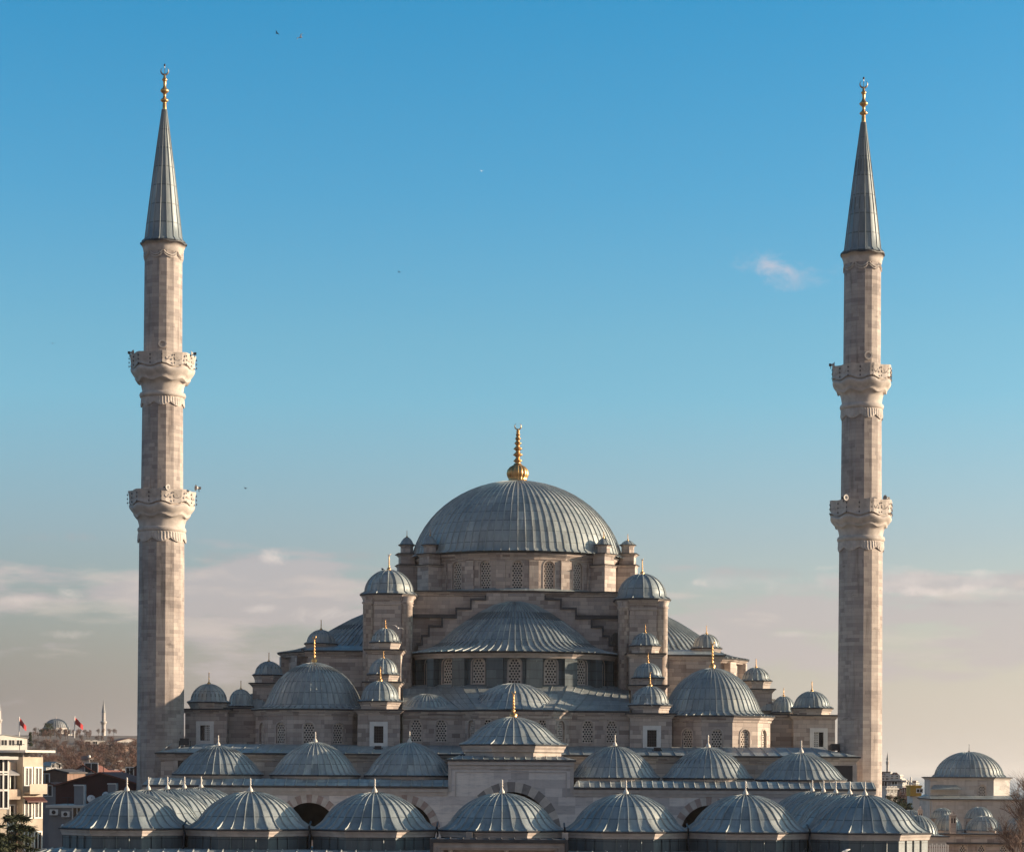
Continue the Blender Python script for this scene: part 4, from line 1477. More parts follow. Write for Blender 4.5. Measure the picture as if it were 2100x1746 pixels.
# string course below the eaves and the frame moulding of the raised block
mb = MB()
def strip(x0, x1, z, h, out):
    mb.box(x0, x1, DP - out, DP + 0.05, z, z + h)
strip(xa - 0.2, xpa - 0.02, zc_ - 0.75, 0.28, 0.10)
strip(xpb + 0.02, xz + 0.2, zc_ - 0.75, 0.28, 0.10)
strip(xa - 0.3, xpa - 0.02, zc_ - 0.46, 0.30, 0.22)
strip(xpb + 0.02, xz + 0.3, zc_ - 0.46, 0.30, 0.22)
strip(xpa - 0.05, xpb + 0.05, zpb_ - 0.46, 0.30, 0.24)
strip(xpa, xpb, zpb_ - 0.80, 0.24, 0.12)
for x0 in (xpa, xpb - 0.3):
    mb.box(x0, x0 + 0.30, DP - 0.115, DP + 0.05, zc_ - 0.46, zpb_ - 0.80)
for x0 in (xpa + 0.62, xpb - 0.72):
    mb.box(x0, x0 + 0.10, DP - 0.06, DP + 0.05, zc_ - 0.9, zpb_ - 1.15)
mb.box(xpa + 0.62, xpb - 0.62, DP - 0.061, DP + 0.05, zpb_ - 1.15, zpb_ - 1.05)
obj('moulding', mb, plain('marble_trim', (0.46, 0.435, 0.42), 0.7, 0, 0.15, 1.4), portico, (0, DP, zc_), world=True)
# lead eaves and roofs
mb = MB()
e = 0.32
mb.mi = 1
mb.box(xa - e, xpa - 0.03, DP - e, DP + 0.6, zc_ - 0.15, zc_ + 0.04)
mb.box(xpb + 0.03, xz + e, DP - e, DP + 0.6, zc_ - 0.15, zc_ + 0.04)
mb.box(xpa - 0.2, xpb + 0.2, DP - e, DP + 0.6, zpb_ - 0.15, zpb_ + 0.04)
mb.mi = 0
for x0, x1 in ((xa - e, xpa), (xpb, xz + e)):
    mb.loft([[(x0, DP - e, zc_ + 0.045), (x1, DP - e, zc_ + 0.045)], [(x0 + 0.3, DP + 1.3, zc_ + 0.62), (x1, DP + 1.3, zc_ + 0.62)], [(x0 + 0.3, 218.9, zc_ + 0.66), (x1, 218.9, zc_ + 0.66)]], closed=False)
    x = x0 + 0.5
    while x < x1 - 0.2:
        mb.tube((x, DP - e, zc_ + 0.07), (x, DP + 1.3, zc_ + 0.65), 0.06, 4)
        x += 0.95
zr2 = Z(1050, 1549, 210.3)
p_e = rect(xpa - 0.2, xpb + 0.2, DP - e, 218.9)
p_i = rect(xpa + 1.0, xpb - 1.0, 210.2, 218.0)
mb.loft([[(x, y, zpb_ + 0.045) for x, y in p_e], [(x, y, zr2) for x, y in p_i]], cap1=True)
x = xpa + 0.3
while x < xpb:
    xi = min(max(x, xpa + 1.0), xpb - 1.0)
    mb.tube((x, DP - e, zpb_ + 0.07), (xi, 210.2, zr2 + 0.02), 0.06, 4)
    x += 0.95
obj('porch_roof', mb, [LEAD, EDGE], portico, (0, DP, zc_), world=True)
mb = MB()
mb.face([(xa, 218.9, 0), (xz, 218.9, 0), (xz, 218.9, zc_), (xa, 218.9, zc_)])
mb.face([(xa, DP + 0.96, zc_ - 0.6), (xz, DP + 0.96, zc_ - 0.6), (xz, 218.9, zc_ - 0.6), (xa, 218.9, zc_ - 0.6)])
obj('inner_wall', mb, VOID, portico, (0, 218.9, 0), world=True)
# six porch domes
DL = 214.0
for cx, ye, yt_, ytip in ((447, 1586.5, 1528, 1506), (646, 1588, 1521, 1498), (839, 1589, 1522, 1498), (1260, 1593.5, 1529, 1504), (1451, 1594.5, 1532, 1506), (1642, 1598, 1543, 1517)):
    a = 4.15
    c = W(cx, ye, DL)
    ze = Z(cx, ye, DL - a)
    mb = MB()
    zb = zc_ + 0.5
    pts = ngon((c.x, DL), a * 0.93, 24)
    polywall(mb, pts, zb, ze - 0.1)
    cornice(mb, pts, ze, 0.26, 0.5, lip=0.13)
    dr = obj('dome_drum', mb, [TRIM, EDGE], portico, (c.x, DL, zb), world=True)
    h = Z(cx, yt_, DL) - ze
    pr = [(4.24, 0, 0), (4.08, 0.08, 0), (3.86, 0.26, 0), (3.62, 0.58, 0), (3.38, 0.96, 0), (3.05, 1.38, 0), (2.62, 1.82, 0), (2.1, 2.24, 0), (1.5, 2.6, 0), (0.9, 2.86, 0), (0.4, 2.98, 0), (0.05, 3.02, 0)]
    pr = [(r, z * h / 3.02, o) for r, z, o in pr]
    dm = add_dome(portico, 'porch_dome', (c.x, DL, ze + 0.012), pr, 36, LEAD, 8, 2, rw=0.10, rh=0.075)
    obj('finial', FIN1(round(Z(cx, ytip, DL) - Z(cx, yt_, DL), 1)), ALEM, dm, (c.x, DL, ze + h))
# the higher dome over the raised block
c = W(1052, 1526, DL)
a = 4.55
ze = Z(1052, 1525, DL - a)
mb = MB()
pts = ngon((c.x, DL), a, 8)
zb = zpb_ + 0.1
polywall(mb, ngon((c.x, DL), a * 0.97, 8), zb, ze - 0.1)
cornice(mb, pts, ze, 0.34, 0.6, lip=0.12)
obj('dome_drum', mb, [TRIM, EDGE], portico, (c.x, DL, zb), world=True)
h = Z(1052, 1470, DL) - ze
pr = [(4.95, 0, 1), (4.55, 0.13, 1), (4.2, 0.36, 0.6), (3.85, 0.72, 0.2), (3.42, 1.15, 0), (2.9, 1.56, 0), (2.3, 1.93, 0), (1.65, 2.22, 0), (1.0, 2.42, 0), (0.45, 2.52, 0), (0.05, 2.55, 0)]
pr = [(r, z * h / 2.55, o) for r, z, o in pr]
dm = add_dome(portico, 'porch_dome', (c.x, DL, ze + 0.012), pr, 32, LEAD, 8, 2, rw=0.11, rh=0.08)
ft = Z(1050, 1413, DL) - ze - h
obj('finial', gold_finial_mesh(ft, 0.50), GOLD, dm, (c.x, DL, ze + h - 0.05))
# framed window on the hall wall at each end of the porch
for px, py in ((1727, 1588), (385, 1577)):
    p = W(px, py, DW)
    mb = MB()
    mb.loft([[(u, 0, z) for u, z in [(-1.35, -1.3), (1.35, -1.3), (1.35, 1.3), (-1.35, 1.3)]], [(u, -0.08, z) for u, z in [(-1.35, -1.3), (1.35, -1.3), (1.35, 1.3), (-1.35, 1.3)]], [(u, -0.08, z) for u, z in [(-0.95, -0.9), (0.95, -0.9), (0.95, 0.9), (-0.95, 0.9)]], [(u, -0.01, z) for u, z in [(-0.95, -0.9), (0.95, -0.9), (0.95, 0.9), (-0.95, 0.9)]]])
    o = obj('window', mb, TRIM, mosque, (p.x, DW, p.z))
    mb = MB()
    mb.face([(-0.95, -0.012, -0.9), (0.95, -0.012, -0.9), (0.95, -0.012, 0.9), (-0.95, -0.012, 0.9)])
    obj('glass_pane', mb, GLASS, o, (p.x, DW, p.z))

# ------------------------------------------------------------------ courtyard arcade with its ring of domes
DF = 169.0
arcade = thing('courtyard_arcade', 'low courtyard arcade roofed by a ring of ribbed lead domes with pale finials', 'arcade', (0, DF, 0))
A = 4.36
zE = Z(1049.5, 1702.5, DF - A)
HT = Z(1029, 1626, DF) - zE
PROF = [(A + 0.1, 0, 1), (A * 0.955, 0.12, 1), (A * 0.905, 0.30, 0.9), (3.70, 0.56, 0.55), (3.48, 0.92, 0.2), (3.12, 1.36, 0.05), (2.68, 1.76, 0), (2.15, 2.1, 0), (1.55, 2.38, 0), (0.95, 2.56, 0), (0.45, 2.65, 0), (0.05, 2.68, 0)]
PROF = [(r, z * HT / 2.68, o) for r, z, o in PROF]
def court_bay(px, d, first=[None]):
    x = Xp(px, 1626, d)
    mb = MB()
    pts = ngon((x, d), A, 8)
    zb = zE - 1.5
    mb.mi = 0
    polywall(mb, ngon((x, d), A * 0.985, 8), zb - 0.6, zE - 0.1)
    # raised seams of the lead cladding on the drum
    for k in range(8):
        a, b = Vector(pts[k]), Vector(pts[(k + 1) % 8])
        for q in range(1, 4):
            p = a + (b - a) * q / 4
            mb.tube((p.x, p.y, zb - 0.5), (p.x, p.y, zE - 0.5), 0.05, 4)
    cornice(mb, pts, zE, 0.18, 0.42, mi_stone=1, mi_edge=2, lip=0.12)
    dr = obj('dome_drum', mb, [LEAD_OLD, TRIM, EDGE], arcade, (x, d, zb), world=True)
    dm = add_dome(arcade, 'arcade_dome', (x, d, zE + 0.012), PROF, 32, LEAD, 8, 2, key='court', rw=0.10, rh=0.085)
    obj('finial', FIN1(1.05), ALEM, dm, (x, d, zE + HT))
    return x
front_x = [court_bay(px, DF) for px in (260, 513, 768, 1029, 1283, 1528, 1773)]
for px, d in ((304, 178), (343, 187), (378, 196), (412, 205), (1742, 178), (1713, 187), (1688, 196), (1665, 204.2)):
    court_bay(px, d)
xL, xR = front_x[0], front_x[-1]
zr = zE - 1.45
mb = MB()
# roofs: front range and two side ranges, each a flat lead deck with sloping eaves
def range_roof(x0, x1, y0, y1, slope_front=True):
    mb.mi = 0
    mb.face([(x0, y0, zr), (x1, y0, zr), (x1, y1, zr), (x0, y1, zr)])
range_roof(xL - 4.5, xR + 4.5, DF - 4.5, DF + 4.4)
range_roof(xL - 4.5, xL + 4.4, DF + 4.42, DP - 0.5)
range_roof(xR - 4.4, xR + 4.5, DF + 4.42, DP - 0.5)
yo, ox = DF - 6.6, 1.9
zo = zr - 0.55
mb.face([(xL - 4.5 - ox, yo, zo), (xR + 4.5 + ox, yo, zo), (xR + 4.5, DF - 4.5, zr), (xL - 4.5, DF - 4.5, zr)])
mb.face([(xL - 4.5 - ox, yo, zo), (xL - 4.5, DF - 4.5, zr), (xL - 4.5, DP, zr), (xL - 4.5 - ox, DP, zo)])
mb.face([(xR + 4.5 + ox, yo, zo), (xR + 4.5 + ox, DP, zo), (xR + 4.5, DP, zr), (xR + 4.5, DF - 4.5, zr)])
x = xL - 4.5 - ox + 0.4
while x < xR + 4.5 + ox:
    xi = min(max(x, xL - 4.5), xR + 4.5)
    mb.tube((x, yo, zo + 0.03), (xi, DF - 4.5, zr + 0.03), 0.075, 4)
    x += 1.05
obj('deck_roof', mb, [LEAD], arcade, (0, DF, zr), world=True)
mb = MB()
polywall(mb, [(xL - 4.5 - ox + 0.4, yo + 0.4), (xR + 4.5 + ox - 0.4, yo + 0.4), (xR + 4.5 + ox - 0.4, DP - 0.3), (xL - 4.5 - ox + 0.4, DP - 0.3)], 0, zo - 0.05)
inn = rect(xL + 4.4, xR - 4.4, DF + 4.4, DP - 0.4)
for i in range(3):
    pass
# courtyard-side walls face inwards
polywall(mb, [(xL + 4.4, DP - 0.4), (xL + 4.4, DF + 4.4), (xR - 4.4, DF + 4.4), (xR - 4.4, DP - 0.4)], 0, zr - 0.02, closed=False)
obj('outer_wall', mb, [STONE], arcade, (0, DF, 0), world=True)
# rain pipes in the valleys between the front domes
for i in range(6):
    x = (front_x[i] + front_x[i + 1]) / 2
    mb = MB()
    z0_, y0_ = zE + 0.35, DF - A + 1.1
    pp = [(x, DF - 1.2, zE + 0.5), (x, y0_ + 0.6, zE + 0.2), (x + 0.05, DF - 2.2, zE - 0.3), (x, DF - 2.6, zE - 0.9), (x + 0.08, DF - 3.2, zr + 0.05)]
    for a, b in zip(pp, pp[1:]):
        mb.tube(a, b, 0.075, 5)
    obj('rain_pipe', mb, DARK, arcade, (x, DF, zr), world=True)
# the gate block in the middle of the front
DG = 161.6
x0, x1 = Xp(881, 1730, DG), Xp(1165, 1730, DG)
zg = Z(1023, 1719, DG)
mb = MB()
fr = [(x0 + 0.25, 0), (x1 - 0.25, 0), (x1 - 0.25, zg - 0.28), (x0 + 0.25, zg - 0.28)]
hole = [(x0 + 0.95, 0.5), (x1 - 0.95, 0.5), (x1 - 0.95, zg - 0.78), (x0 + 0.95, zg - 0.78)]
holed(mb, (0, DG), (1, 0), (0, -1), fr, [hole], 0.7)
mb.face([(x0 + 0.9, DG + 0.69, 0.5), (x1 - 0.9, DG + 0.69, 0.5), (x1 - 0.9, DG + 0.69, zg - 0.7), (x0 + 0.9, DG + 0.69, zg - 0.7)])
for x in (x0 + 0.25, x1 - 0.25):
    mb.face([(x, DG, 0), (x, DF - 4.6, 0), (x, DF - 4.6, zg - 0.28), (x, DG, zg - 0.28)])
for q, (o_, zq) in enumerate(((0.12, 0.62), (0.05, 0.72))):
    mb.box(x0 + 0.6 + q * 0.18, x1 - 0.6 - q * 0.18, DG - o_, DG + 0.05, zg - zq, zg - zq + 0.08)
    for xx in (x0 + 0.6 + q * 0.18, x1 - 0.68 - q * 0.18):
        mb.box(xx, xx + 0.08, DG - o_ + 0.003, DG + 0.05, 1.0, zg - zq)
mb.mi = 1
mb.box(x0, x1, DG - 0.15, DF - 4.65, zg - 0.28, zg - 0.02)
mb.box(x0, x0 + 0.24, DG - 0.152, DF - 4.66, 0, zg - 0.281)
mb.box(x1 - 0.24, x1, DG - 0.152, DF - 4.66, 0, zg - 0.281)
x = x0 + 0.5
while x < x1:
    mb.tube((x, DG - 0.15, zg), (x, DF - 4.7, zg + 0.02), 0.05, 4)
    x += 0.9
g = obj('gate_block', mb, [TRIM, EDGE], arcade, (0, DG, 0), world=True)
for px in (923, 1038, 1150):
    p = W(px, 1741, DG)
    mb = MB()
    mb.lathe([(0.05, -0.7), (0.20, -0.5), (0.26, -0.3), (0.16, -0.1), (0.24, 0.02), (0.10, 0.2), (0.05, 0.4), (0.02, 0.5)], n=8)
    obj('carved_boss', mb, ALEM, g, (p.x, DG + 0.35, p.z))
for px in (967, 1163):
    p = W(px - 5, 1717, DF - A)
    mb = MB()
    mb.box(-0.22, 0.22, -0.35, 0.2, -0.62, 0.05)
    obj('spout_block', mb, TRIM, g, (p.x, DF - A - 0.25, zE - 0.15))

# ------------------------------------------------------------------ ground, sea
rng = random.Random(11)
def sm(a, b, t):
    t = max(0.0, min(1.0, (t - a) / (b - a)))
    return t * t * (3 - 2 * t)
def height(x, y):
    hill = (13.0 * sm(310, 520, y) + 17.0 * sm(560, 1120, y)) * sm(-45, -78 - 0.03 * y, -abs(x) if x < 0 else 0) * (1 if x < 0 else 0)
    hill *= 1 - sm(1500, 2600, y)
    fall = -62.0 * sm(1100, 3200, y)
    return hill + fall
mb = MB()
ys = [-60, 0, 60, 120, 160, 200, 240, 280, 320, 360, 400, 440, 480, 520, 560, 620, 700, 800, 900, 1000, 1120, 1300, 1500, 1800, 2200, 2800, 3300]
xs_ = [-1500, -1000, -700, -500, -400, -330, -280, -240, -210, -180, -150, -125, -105, -90, -75, -60, -45, -30, 0, 40, 80, 120, 200, 400, 800, 1500]
V = [[mb.bm.verts.new((x, y, height(x, y))) for x in xs_] for y in ys]
for i in range(len(ys) - 1):
    for j in range(len(xs_) - 1):
        mb.face([V[i][j], V[i][j + 1], V[i + 1][j + 1], V[i + 1][j]], smooth=True)
ground = obj('ground', mb, plain('ground_earth', (0.17, 0.125, 0.095), 0.95, 0, 0.4, 0.08))
ground['kind'] = 'structure'
mb = MB()
mb.face([(-90000, 2600, -50), (90000, 2600, -50), (90000, 160000, -50), (-90000, 160000, -50)])
sea_m = plain('sea_water', (0.10, 0.14, 0.17), 0.25, 0, 0.1, 0.002)
sea = obj('sea', mb, sea_m)
sea['kind'] = 'structure'

# ------------------------------------------------------------------ city
CREAM = plain('cream_plaster', (0.46, 0.395, 0.32), 0.85, 0, 0.3, 0.5)
WALLW = plain('white_plaster', (0.62, 0.59, 0.54), 0.85, 0, 0.12, 0.4)
WALLG = plain('grey_render', (0.26, 0.26, 0.27), 0.85, 0, 0.2, 0.4)
MAROON = plain('dark_red_sheeting', (0.075, 0.025, 0.022), 0.7, 0, 0.3, 0.5)
TILE = plain('red_roof_tile', (0.20, 0.075, 0.05), 0.85, 0, 0.3, 1.5)
BRICK = plain('brown_brickwork', (0.19, 0.12, 0.09), 0.9, 0, 0.3, 0.8)
OCHRE = plain('ochre_paint', (0.52, 0.30, 0.05), 0.8, 0, 0.12, 0.5)
PINKP = plain('peach_plaster', (0.45, 0.36, 0.29), 0.85, 0, 0.3, 0.5)
FARST = plain('pale_far_stone', (0.46, 0.43, 0.40), 0.85, 0, 0.15, 0.1)
FARLEAD = plain('far_lead', (0.22, 0.23, 0.235), 0.6, 0, 0.15, 0.1)
DROOF = plain('dark_roofing', (0.06, 0.055, 0.055), 0.8, 0, 0.3, 0.4)
RED = plain('red_cloth', (0.42, 0.025, 0.03), 0.8, 0, 0.1, 1.0)

def win_part(parent, x, y, z, w, h, th=0.0, frame=WHITEP):
    def fr():
        m = MB()
        b = 0.12
        o_ = [(-w / 2 - b, -b), (w / 2 + b, -b), (w / 2 + b, h + b), (-w / 2 - b, h + b)]
        i_ = [(-w / 2, 0), (w / 2, 0), (w / 2, h), (-w / 2, h)]
        m.loft([[(u, 0, q) for u, q in o_], [(u, -0.08, q) for u, q in o_], [(u, -0.08, q) for u, q in i_], [(u, -0.012, q) for u, q in i_]])
        m.box(-0.04, 0.04, -0.07, -0.015, 0.0, h)
        return m.mesh('window')
    def gl():
        m = MB()
        m.face([(-w / 2, -0.01, 0), (w / 2, -0.01, 0), (w / 2, -0.01, h), (-w / 2, -0.01, h)])
        return m.mesh('glass_pane')
    o = obj('window', cached(('hw', round(w, 2), round(h, 2), frame.name), fr), frame, parent, (x, y, z), th)
    me = cached(('hg', round(w, 2), round(h, 2)), gl)
    if not me.materials:
        me.materials.append(GLASS)
    c = bpy.data.objects.new('glass_pane', me)
    COL.objects.link(c)
    c.parent = o
    return o

def house(name, label, cat, x0, x1, yt, yb, d, dep, wall, roof=None, ridge=None, wins=(), th=0.0, group=None, over=0.25):
    """front from view pixel x0 to x1, top at yt; flat roof, or gable towards the viewer with ridge at pixel height"""
    a, b = W(x0, yt, d), W(x1, yt, d)
    zb = -3.0 if yb is None else Z((x0 + x1) / 2, yb, d)
    cx = (a.x + b.x) / 2
    root = thing(name, label, cat, (cx, d, zb), group)
    w = b.x - a.x
    ct, st = math.cos(th), math.sin(th)
    def T(u, v, z):
        return Vector((cx + u * ct - v * st, d + u * st + v * ct, z))
    hw = w / 2
    zt = (a.z + b.z) / 2
    mb = MB()
    P = [T(-hw, 0, 0), T(hw, 0, 0), T(hw, dep, 0), T(-hw, dep, 0)]
    P2 = [(p.x, p.y) for p in P]
    polywall(mb, P2, zb, zt)
    if ridge is not None:
        zr_ = Z((x0 + x1) / 2, ridge, d)
        for v in (0, dep):
            mb.face([T(-hw, v, zt), T(hw, v, zt), T(0, v, zr_)])
    obj('wall', mb, wall, root, (cx, d, zb), world=True)
    mb = MB()
    if ridge is None:
        q = [T(-hw - over, -over, 0), T(hw + over, -over, 0), T(hw + over, dep + over, 0), T(-hw - over, dep + over, 0)]
        mb.prism([(p.x, p.y) for p in q], zt + 0.004, zt + 0.25)
    else:
        k = 0.18
        for s in (-1, 1):
            u0 = s * (hw + over)
            dz = (zr_ - zt) * over / hw
            r = [T(u0, -over, zt - dz), T(0, -over, zr_), T(0, dep + over, zr_), T(u0, dep + over, zt - dz)]
            mb.loft([[p + Vector((0, 0, 0.01)) for p in r], [p + Vector((0, 0, k)) for p in r]], cap0=True, cap1=True)
    obj('roof', mb, roof or DROOF, root, (cx, d, zt), world=True)
    for (u, y, ww, hh) in wins:                  # u: pixel of the window centre, y: pixel of its sill
        p = W(u, y, d)
        uu = (p.x - cx)
        q = T(uu, 0, p.z)
        win_part(root, q.x, q.y, q.z, ww, hh, th)
    return root

# --- left: apartment block turned so that its facade takes the sun
ab = W(66, 1550, 198)
apt = thing('apartment_block', 'sunlit cream apartment block with stepped bays and a flat overhanging roof', 'apartments', (ab.x, ab.y, 0))
TH = R(52)
ct, st = math.cos(TH), math.sin(TH)
def AT(u, v):            # u along the sunny facade (towards the back right), v into the block
    return (ab.x + u * ct - v * st, ab.y + u * st + v * ct)
FL = 3.0
vols = [(-1.0, 1.2, 0.0, 1551, CREAM, 1537), (-3.9, -1.05, 0.8, 1562, PINKP, None), (-7.2, -3.95, 1.9, 1558, CREAM, 1540)]
for k, (u0, u1, v0, yt_, mt, ry) in enumerate(vols):
    zt = Z(60, yt_, 198)
    mb = MB()
    P_ = [AT(u0, v0), AT(u1, v0), AT(u1, 11), AT(u0, 11)]
    polywall(mb, P_, 0, zt, top=True)
    obj('wall', mb, mt, apt, (ab.x, ab.y, 0), world=True)
    for f in range(6):
        z = zt - 2.4 - f * 2.75
        if z < 0.5:
            break
        n = 2
        for q in range(n):
            u = u0 + (u1 - u0) * (q + 0.5) / n
            p = AT(u, v0)
            win_part(apt, p[0], p[1], z, (u1 - u0) / n * 0.62, 1.45, TH)
        if (f + k) % 3 == 1:
            for q in range(2):
                u = u0 + (u1 - u0) * (q + 0.5) / 2
                mb = MB()
                a_, b_ = AT(u - 0.55, v0 - 0.02), AT(u + 0.55, v0 - 0.02)
                c_, d_ = AT(u - 0.55, v0 - 0.6), AT(u + 0.55, v0 - 0.6)
                mb.loft([[(*a_, z + 1.75), (*b_, z + 1.75)], [(*c_, z + 1.4), (*d_, z + 1.4)], [(*c_, z + 1.28), (*d_, z + 1.28)]], closed=False)
                obj('awning', mb, MAROON if f % 2 else WALLG, apt, (*a_, z), world=True)
        if (f + k) % 2 == 0:
            p = AT(u1 - 0.35, v0 - 0.3)
            mb = MB()
            mb.prism([AT(u1 - 0.6, v0 - 0.3), AT(u1 - 0.1, v0 - 0.3), AT(u1 - 0.1, v0 - 0.01), AT(u1 - 0.6, v0 - 0.01)], z - 0.55, z - 0.15)
            obj('air_conditioner', mb, WHITEP, apt, (p[0], p[1], z), world=True)
        if f % 2 == 0 or k == 1:
            mb = MB()
            b0, b1 = AT(u0 + 0.15, v0 - 0.75), AT(u1 - 0.15, v0 - 0.75)
            c0, c1 = AT(u0 + 0.15, v0 - 0.02), AT(u1 - 0.15, v0 - 0.02)
            mb.prism([b0, b1, c1, c0], z - 0.75, z - 0.6)
            mb.prism([b0, b1, AT(u1 - 0.15, v0 - 0.68), AT(u0 + 0.15, v0 - 0.68)], z - 0.595, z + 0.1)
            obj('balcony', mb, mt if f % 4 == 0 else WALLW, apt, (b0[0], b0[1], z), world=True)
    if ry:
        zr_ = Z(60, ry, 198)
        mb = MB()
        mb.prism([AT(u0 - 0.5, v0 - 0.9), AT(u1 + 0.6, v0 - 0.9), AT(u1 + 0.6, 11.3), AT(u0 - 0.5, 11.3)], zr_ - 0.2, zr_)
        obj('roof_slab', mb, WALLW, apt, (ab.x, ab.y, zr_), world=True)
        mb = MB()
        mb.prism([AT(u0 + 0.6, v0 + 1.2), AT(u1 - 0.4, v0 + 1.2), AT(u1 - 0.4, 10), AT(u0 + 0.6, 10)], zt, zr_ - 0.2)
        for u in (u0 + 0.1, u1 - 0.1):
            p = AT(u, v0 + 0.1)
            mb.tube((p[0], p[1], zt), (p[0], p[1], zr_ - 0.2), 0.07, 5)
        obj('rooftop_room', mb, WALLG, apt, (ab.x, ab.y, zt), world=True)

house('apartment_block', 'pale apartment facade cut by the left picture edge, deep awnings over its windows', 'apartments', -50, 16, 1556, None, 189, 10, CREAM, WALLW, None, [(-4, 1585, 0.8, 1.3), (8, 1585, 0.7, 1.3), (-4, 1618, 0.8, 1.4), (8, 1618, 0.7, 1.4), (-4, 1655, 0.8, 1.4), (8, 1655, 0.7, 1.4)], R(35), over=0.7)
house('school_building', 'long low white building with a grey roof above the apartment block', 'building', -40, 60, 1512, 1560, 520, 14, WALLW, FARLEAD, 1506, [(8, 1527, 1.4, 1.2), (25, 1527, 1.4, 1.2), (42, 1527, 1.4, 1.2)], R(38))
# --- left: houses between the block and the minaret
house('warehouse', 'wide dark red gabled shed with a tiled roof beside the minaret foot', 'shed', 114, 296, 1611, None, 246, 14, MAROON, TILE, 1585, [], 0)
house('house', 'low white and grey house with a dark doorway left of the nearest corner dome', 'house', 100, 215, 1655, None, 226, 9, WALLG, WALLW, None, [(158, 1680, 0.75, 1.3), (172, 1680, 0.5, 1.3)], 0)
house('house', 'grey gabled house with two small white framed windows', 'house', 128, 213, 1596, None, 300, 12, WALLG, TILE, 1569, [(155, 1597, 1.5, 1.2), (187, 1583, 1.6, 1.2)], 0)
house('house', 'low dark roofed house close against the sunlit apartment block', 'house', 82, 138, 1584, None, 285, 12, BRICK, DROOF, 1578, [(92, 1606, 1.0, 1.2)], 0)
house('shed', 'small shed with a rusty red roof under the dark roofed house', 'shed', 84, 118, 1612, None, 262, 7, WALLG, TILE, 1606, [(98, 1630, 0.9, 1.1)], 0)
house('house', 'dark red house with a steep roof half hidden by the minaret', 'house', 257, 310, 1590, None, 330, 12, MAROON, DROOF, 1568, [(266, 1590, 1.0, 1.2)], 0)
house('house', 'tiny pale house seen between the shed roof and the dark red house', 'house', 236, 258, 1585, None, 370, 10, WALLW, TILE, 1578, [(242, 1592, 1.0, 1.1), (250, 1592, 1.0, 1.1)], R(20))
house('house', 'white gabled house alone at the foot of the wooded hill', 'house', 105, 127, 1569, None, 500, 10, WALLW, FARLEAD, 1562, [(111, 1574, 1.0, 1.0), (119, 1574, 1.0, 1.0)], R(25))
house('ruined_wall', 'long pale ruined wall running along the wooded slope', 'wall', 118, 162, 1550, 1572, 620, 2, FARST, FARST, None, [], R(10))
house('brick_block', 'long dark brick building on the wooded hill below the thin far minaret', 'building', 164, 251, 1527, 1552, 800, 14, BRICK, DROOF, None, [(175, 1538, 2, 2), (196, 1538, 2, 2), (222, 1538, 2, 2), (240, 1538, 2, 2)], 0)
house('long_house', 'low pale flat roofed building on the hill crest beside the thin far minaret', 'building', 172, 214, 1519, 1532, 880, 12, WALLW, WALLW, None, [(180, 1526, 1.6, 1.6), (195, 1526, 1.6, 1.6)], R(22))
house('white_house', 'sunlit white house under a long red roof touching the big minaret', 'house', 240, 292, 1519, 1545, 900, 14, WALLW, TILE, 1513, [(247, 1531, 1.8, 2), (258, 1531, 1.8, 2), (269, 1531, 1.8, 2)], R(24))

house('house', 'brown house with a red tiled roof behind the low dark roofed house', 'house', 118, 142, 1588, None, 340, 9, PINKP, TILE, 1580, [(124, 1597, 0.9, 1.1), (134, 1597, 0.9, 1.1)], R(15))
house('house', 'small white flat roofed house behind the brown tiled house', 'house', 96, 116, 1578, None, 390, 8, WALLW, WALLW, None, [(101, 1586, 0.9, 1.0), (109, 1586, 0.9, 1.0)], R(30))
house('house', 'low tiled house behind the right slope of the grey gabled house', 'house', 200, 240, 1589, None, 345, 9, WALLG, TILE, 1580, [(208, 1598, 0.9, 1.0), (222, 1598, 0.9, 1.0)], 0)
house('house', 'cream house high on the slope under the brick building', 'house', 182, 206, 1556, None, 560, 8, CREAM, TILE, 1550, [(188, 1565, 1.0, 1.1), (199, 1565, 1.0, 1.1)], R(30))
house('house', 'pale house on the slope below the sunlit white house with the long roof', 'house', 236, 258, 1560, None, 580, 8, WALLW, TILE, 1554, [(242, 1569, 1.0, 1.1), (252, 1569, 1.0, 1.1)], R(30))
def antenna(label, px, y0, y1, d):
    p, q = W(px, y0, d), W(px, y1, d)
    root = thing('antenna', label, 'antenna', q, 'rooftop aerials')
    m = MB()
    m.tube((0, 0, 0), (0, 0, p.z - q.z), 0.035, 5)
    obj('pole', m, DARK, root, q)
    m = MB()
    h = p.z - q.z
    for i in range(5):
        m.tube((-0.42 + 0.05 * i, 0.0, h * 0.92), (-0.42 + 0.05 * i, 0.0, h * 0.92), 0.02, 3) if False else None
        m.box(-0.45 + i * 0.2, -0.42 + i * 0.2, -0.35 + i * 0.04, 0.35 - i * 0.04, h * 0.93, h * 0.93 + 0.03)
    m.box(-0.5, 0.45, -0.02, 0.02, h * 0.93 - 0.03, h * 0.93)
    obj('aerial', m, DARK, root, q)
antenna('thin aerial on the flat roof slab of the sunlit apartment block', 74, 1518, 1537, 200)
antenna('shorter thin aerial on the apartment roof nearer the left edge', 40, 1524, 1540, 201)
antenna('thin aerial on the ridge of the dark red shed', 212, 1566, 1586, 250)
antenna('thin aerial standing on the low grey house roof', 139, 1632, 1655, 228)
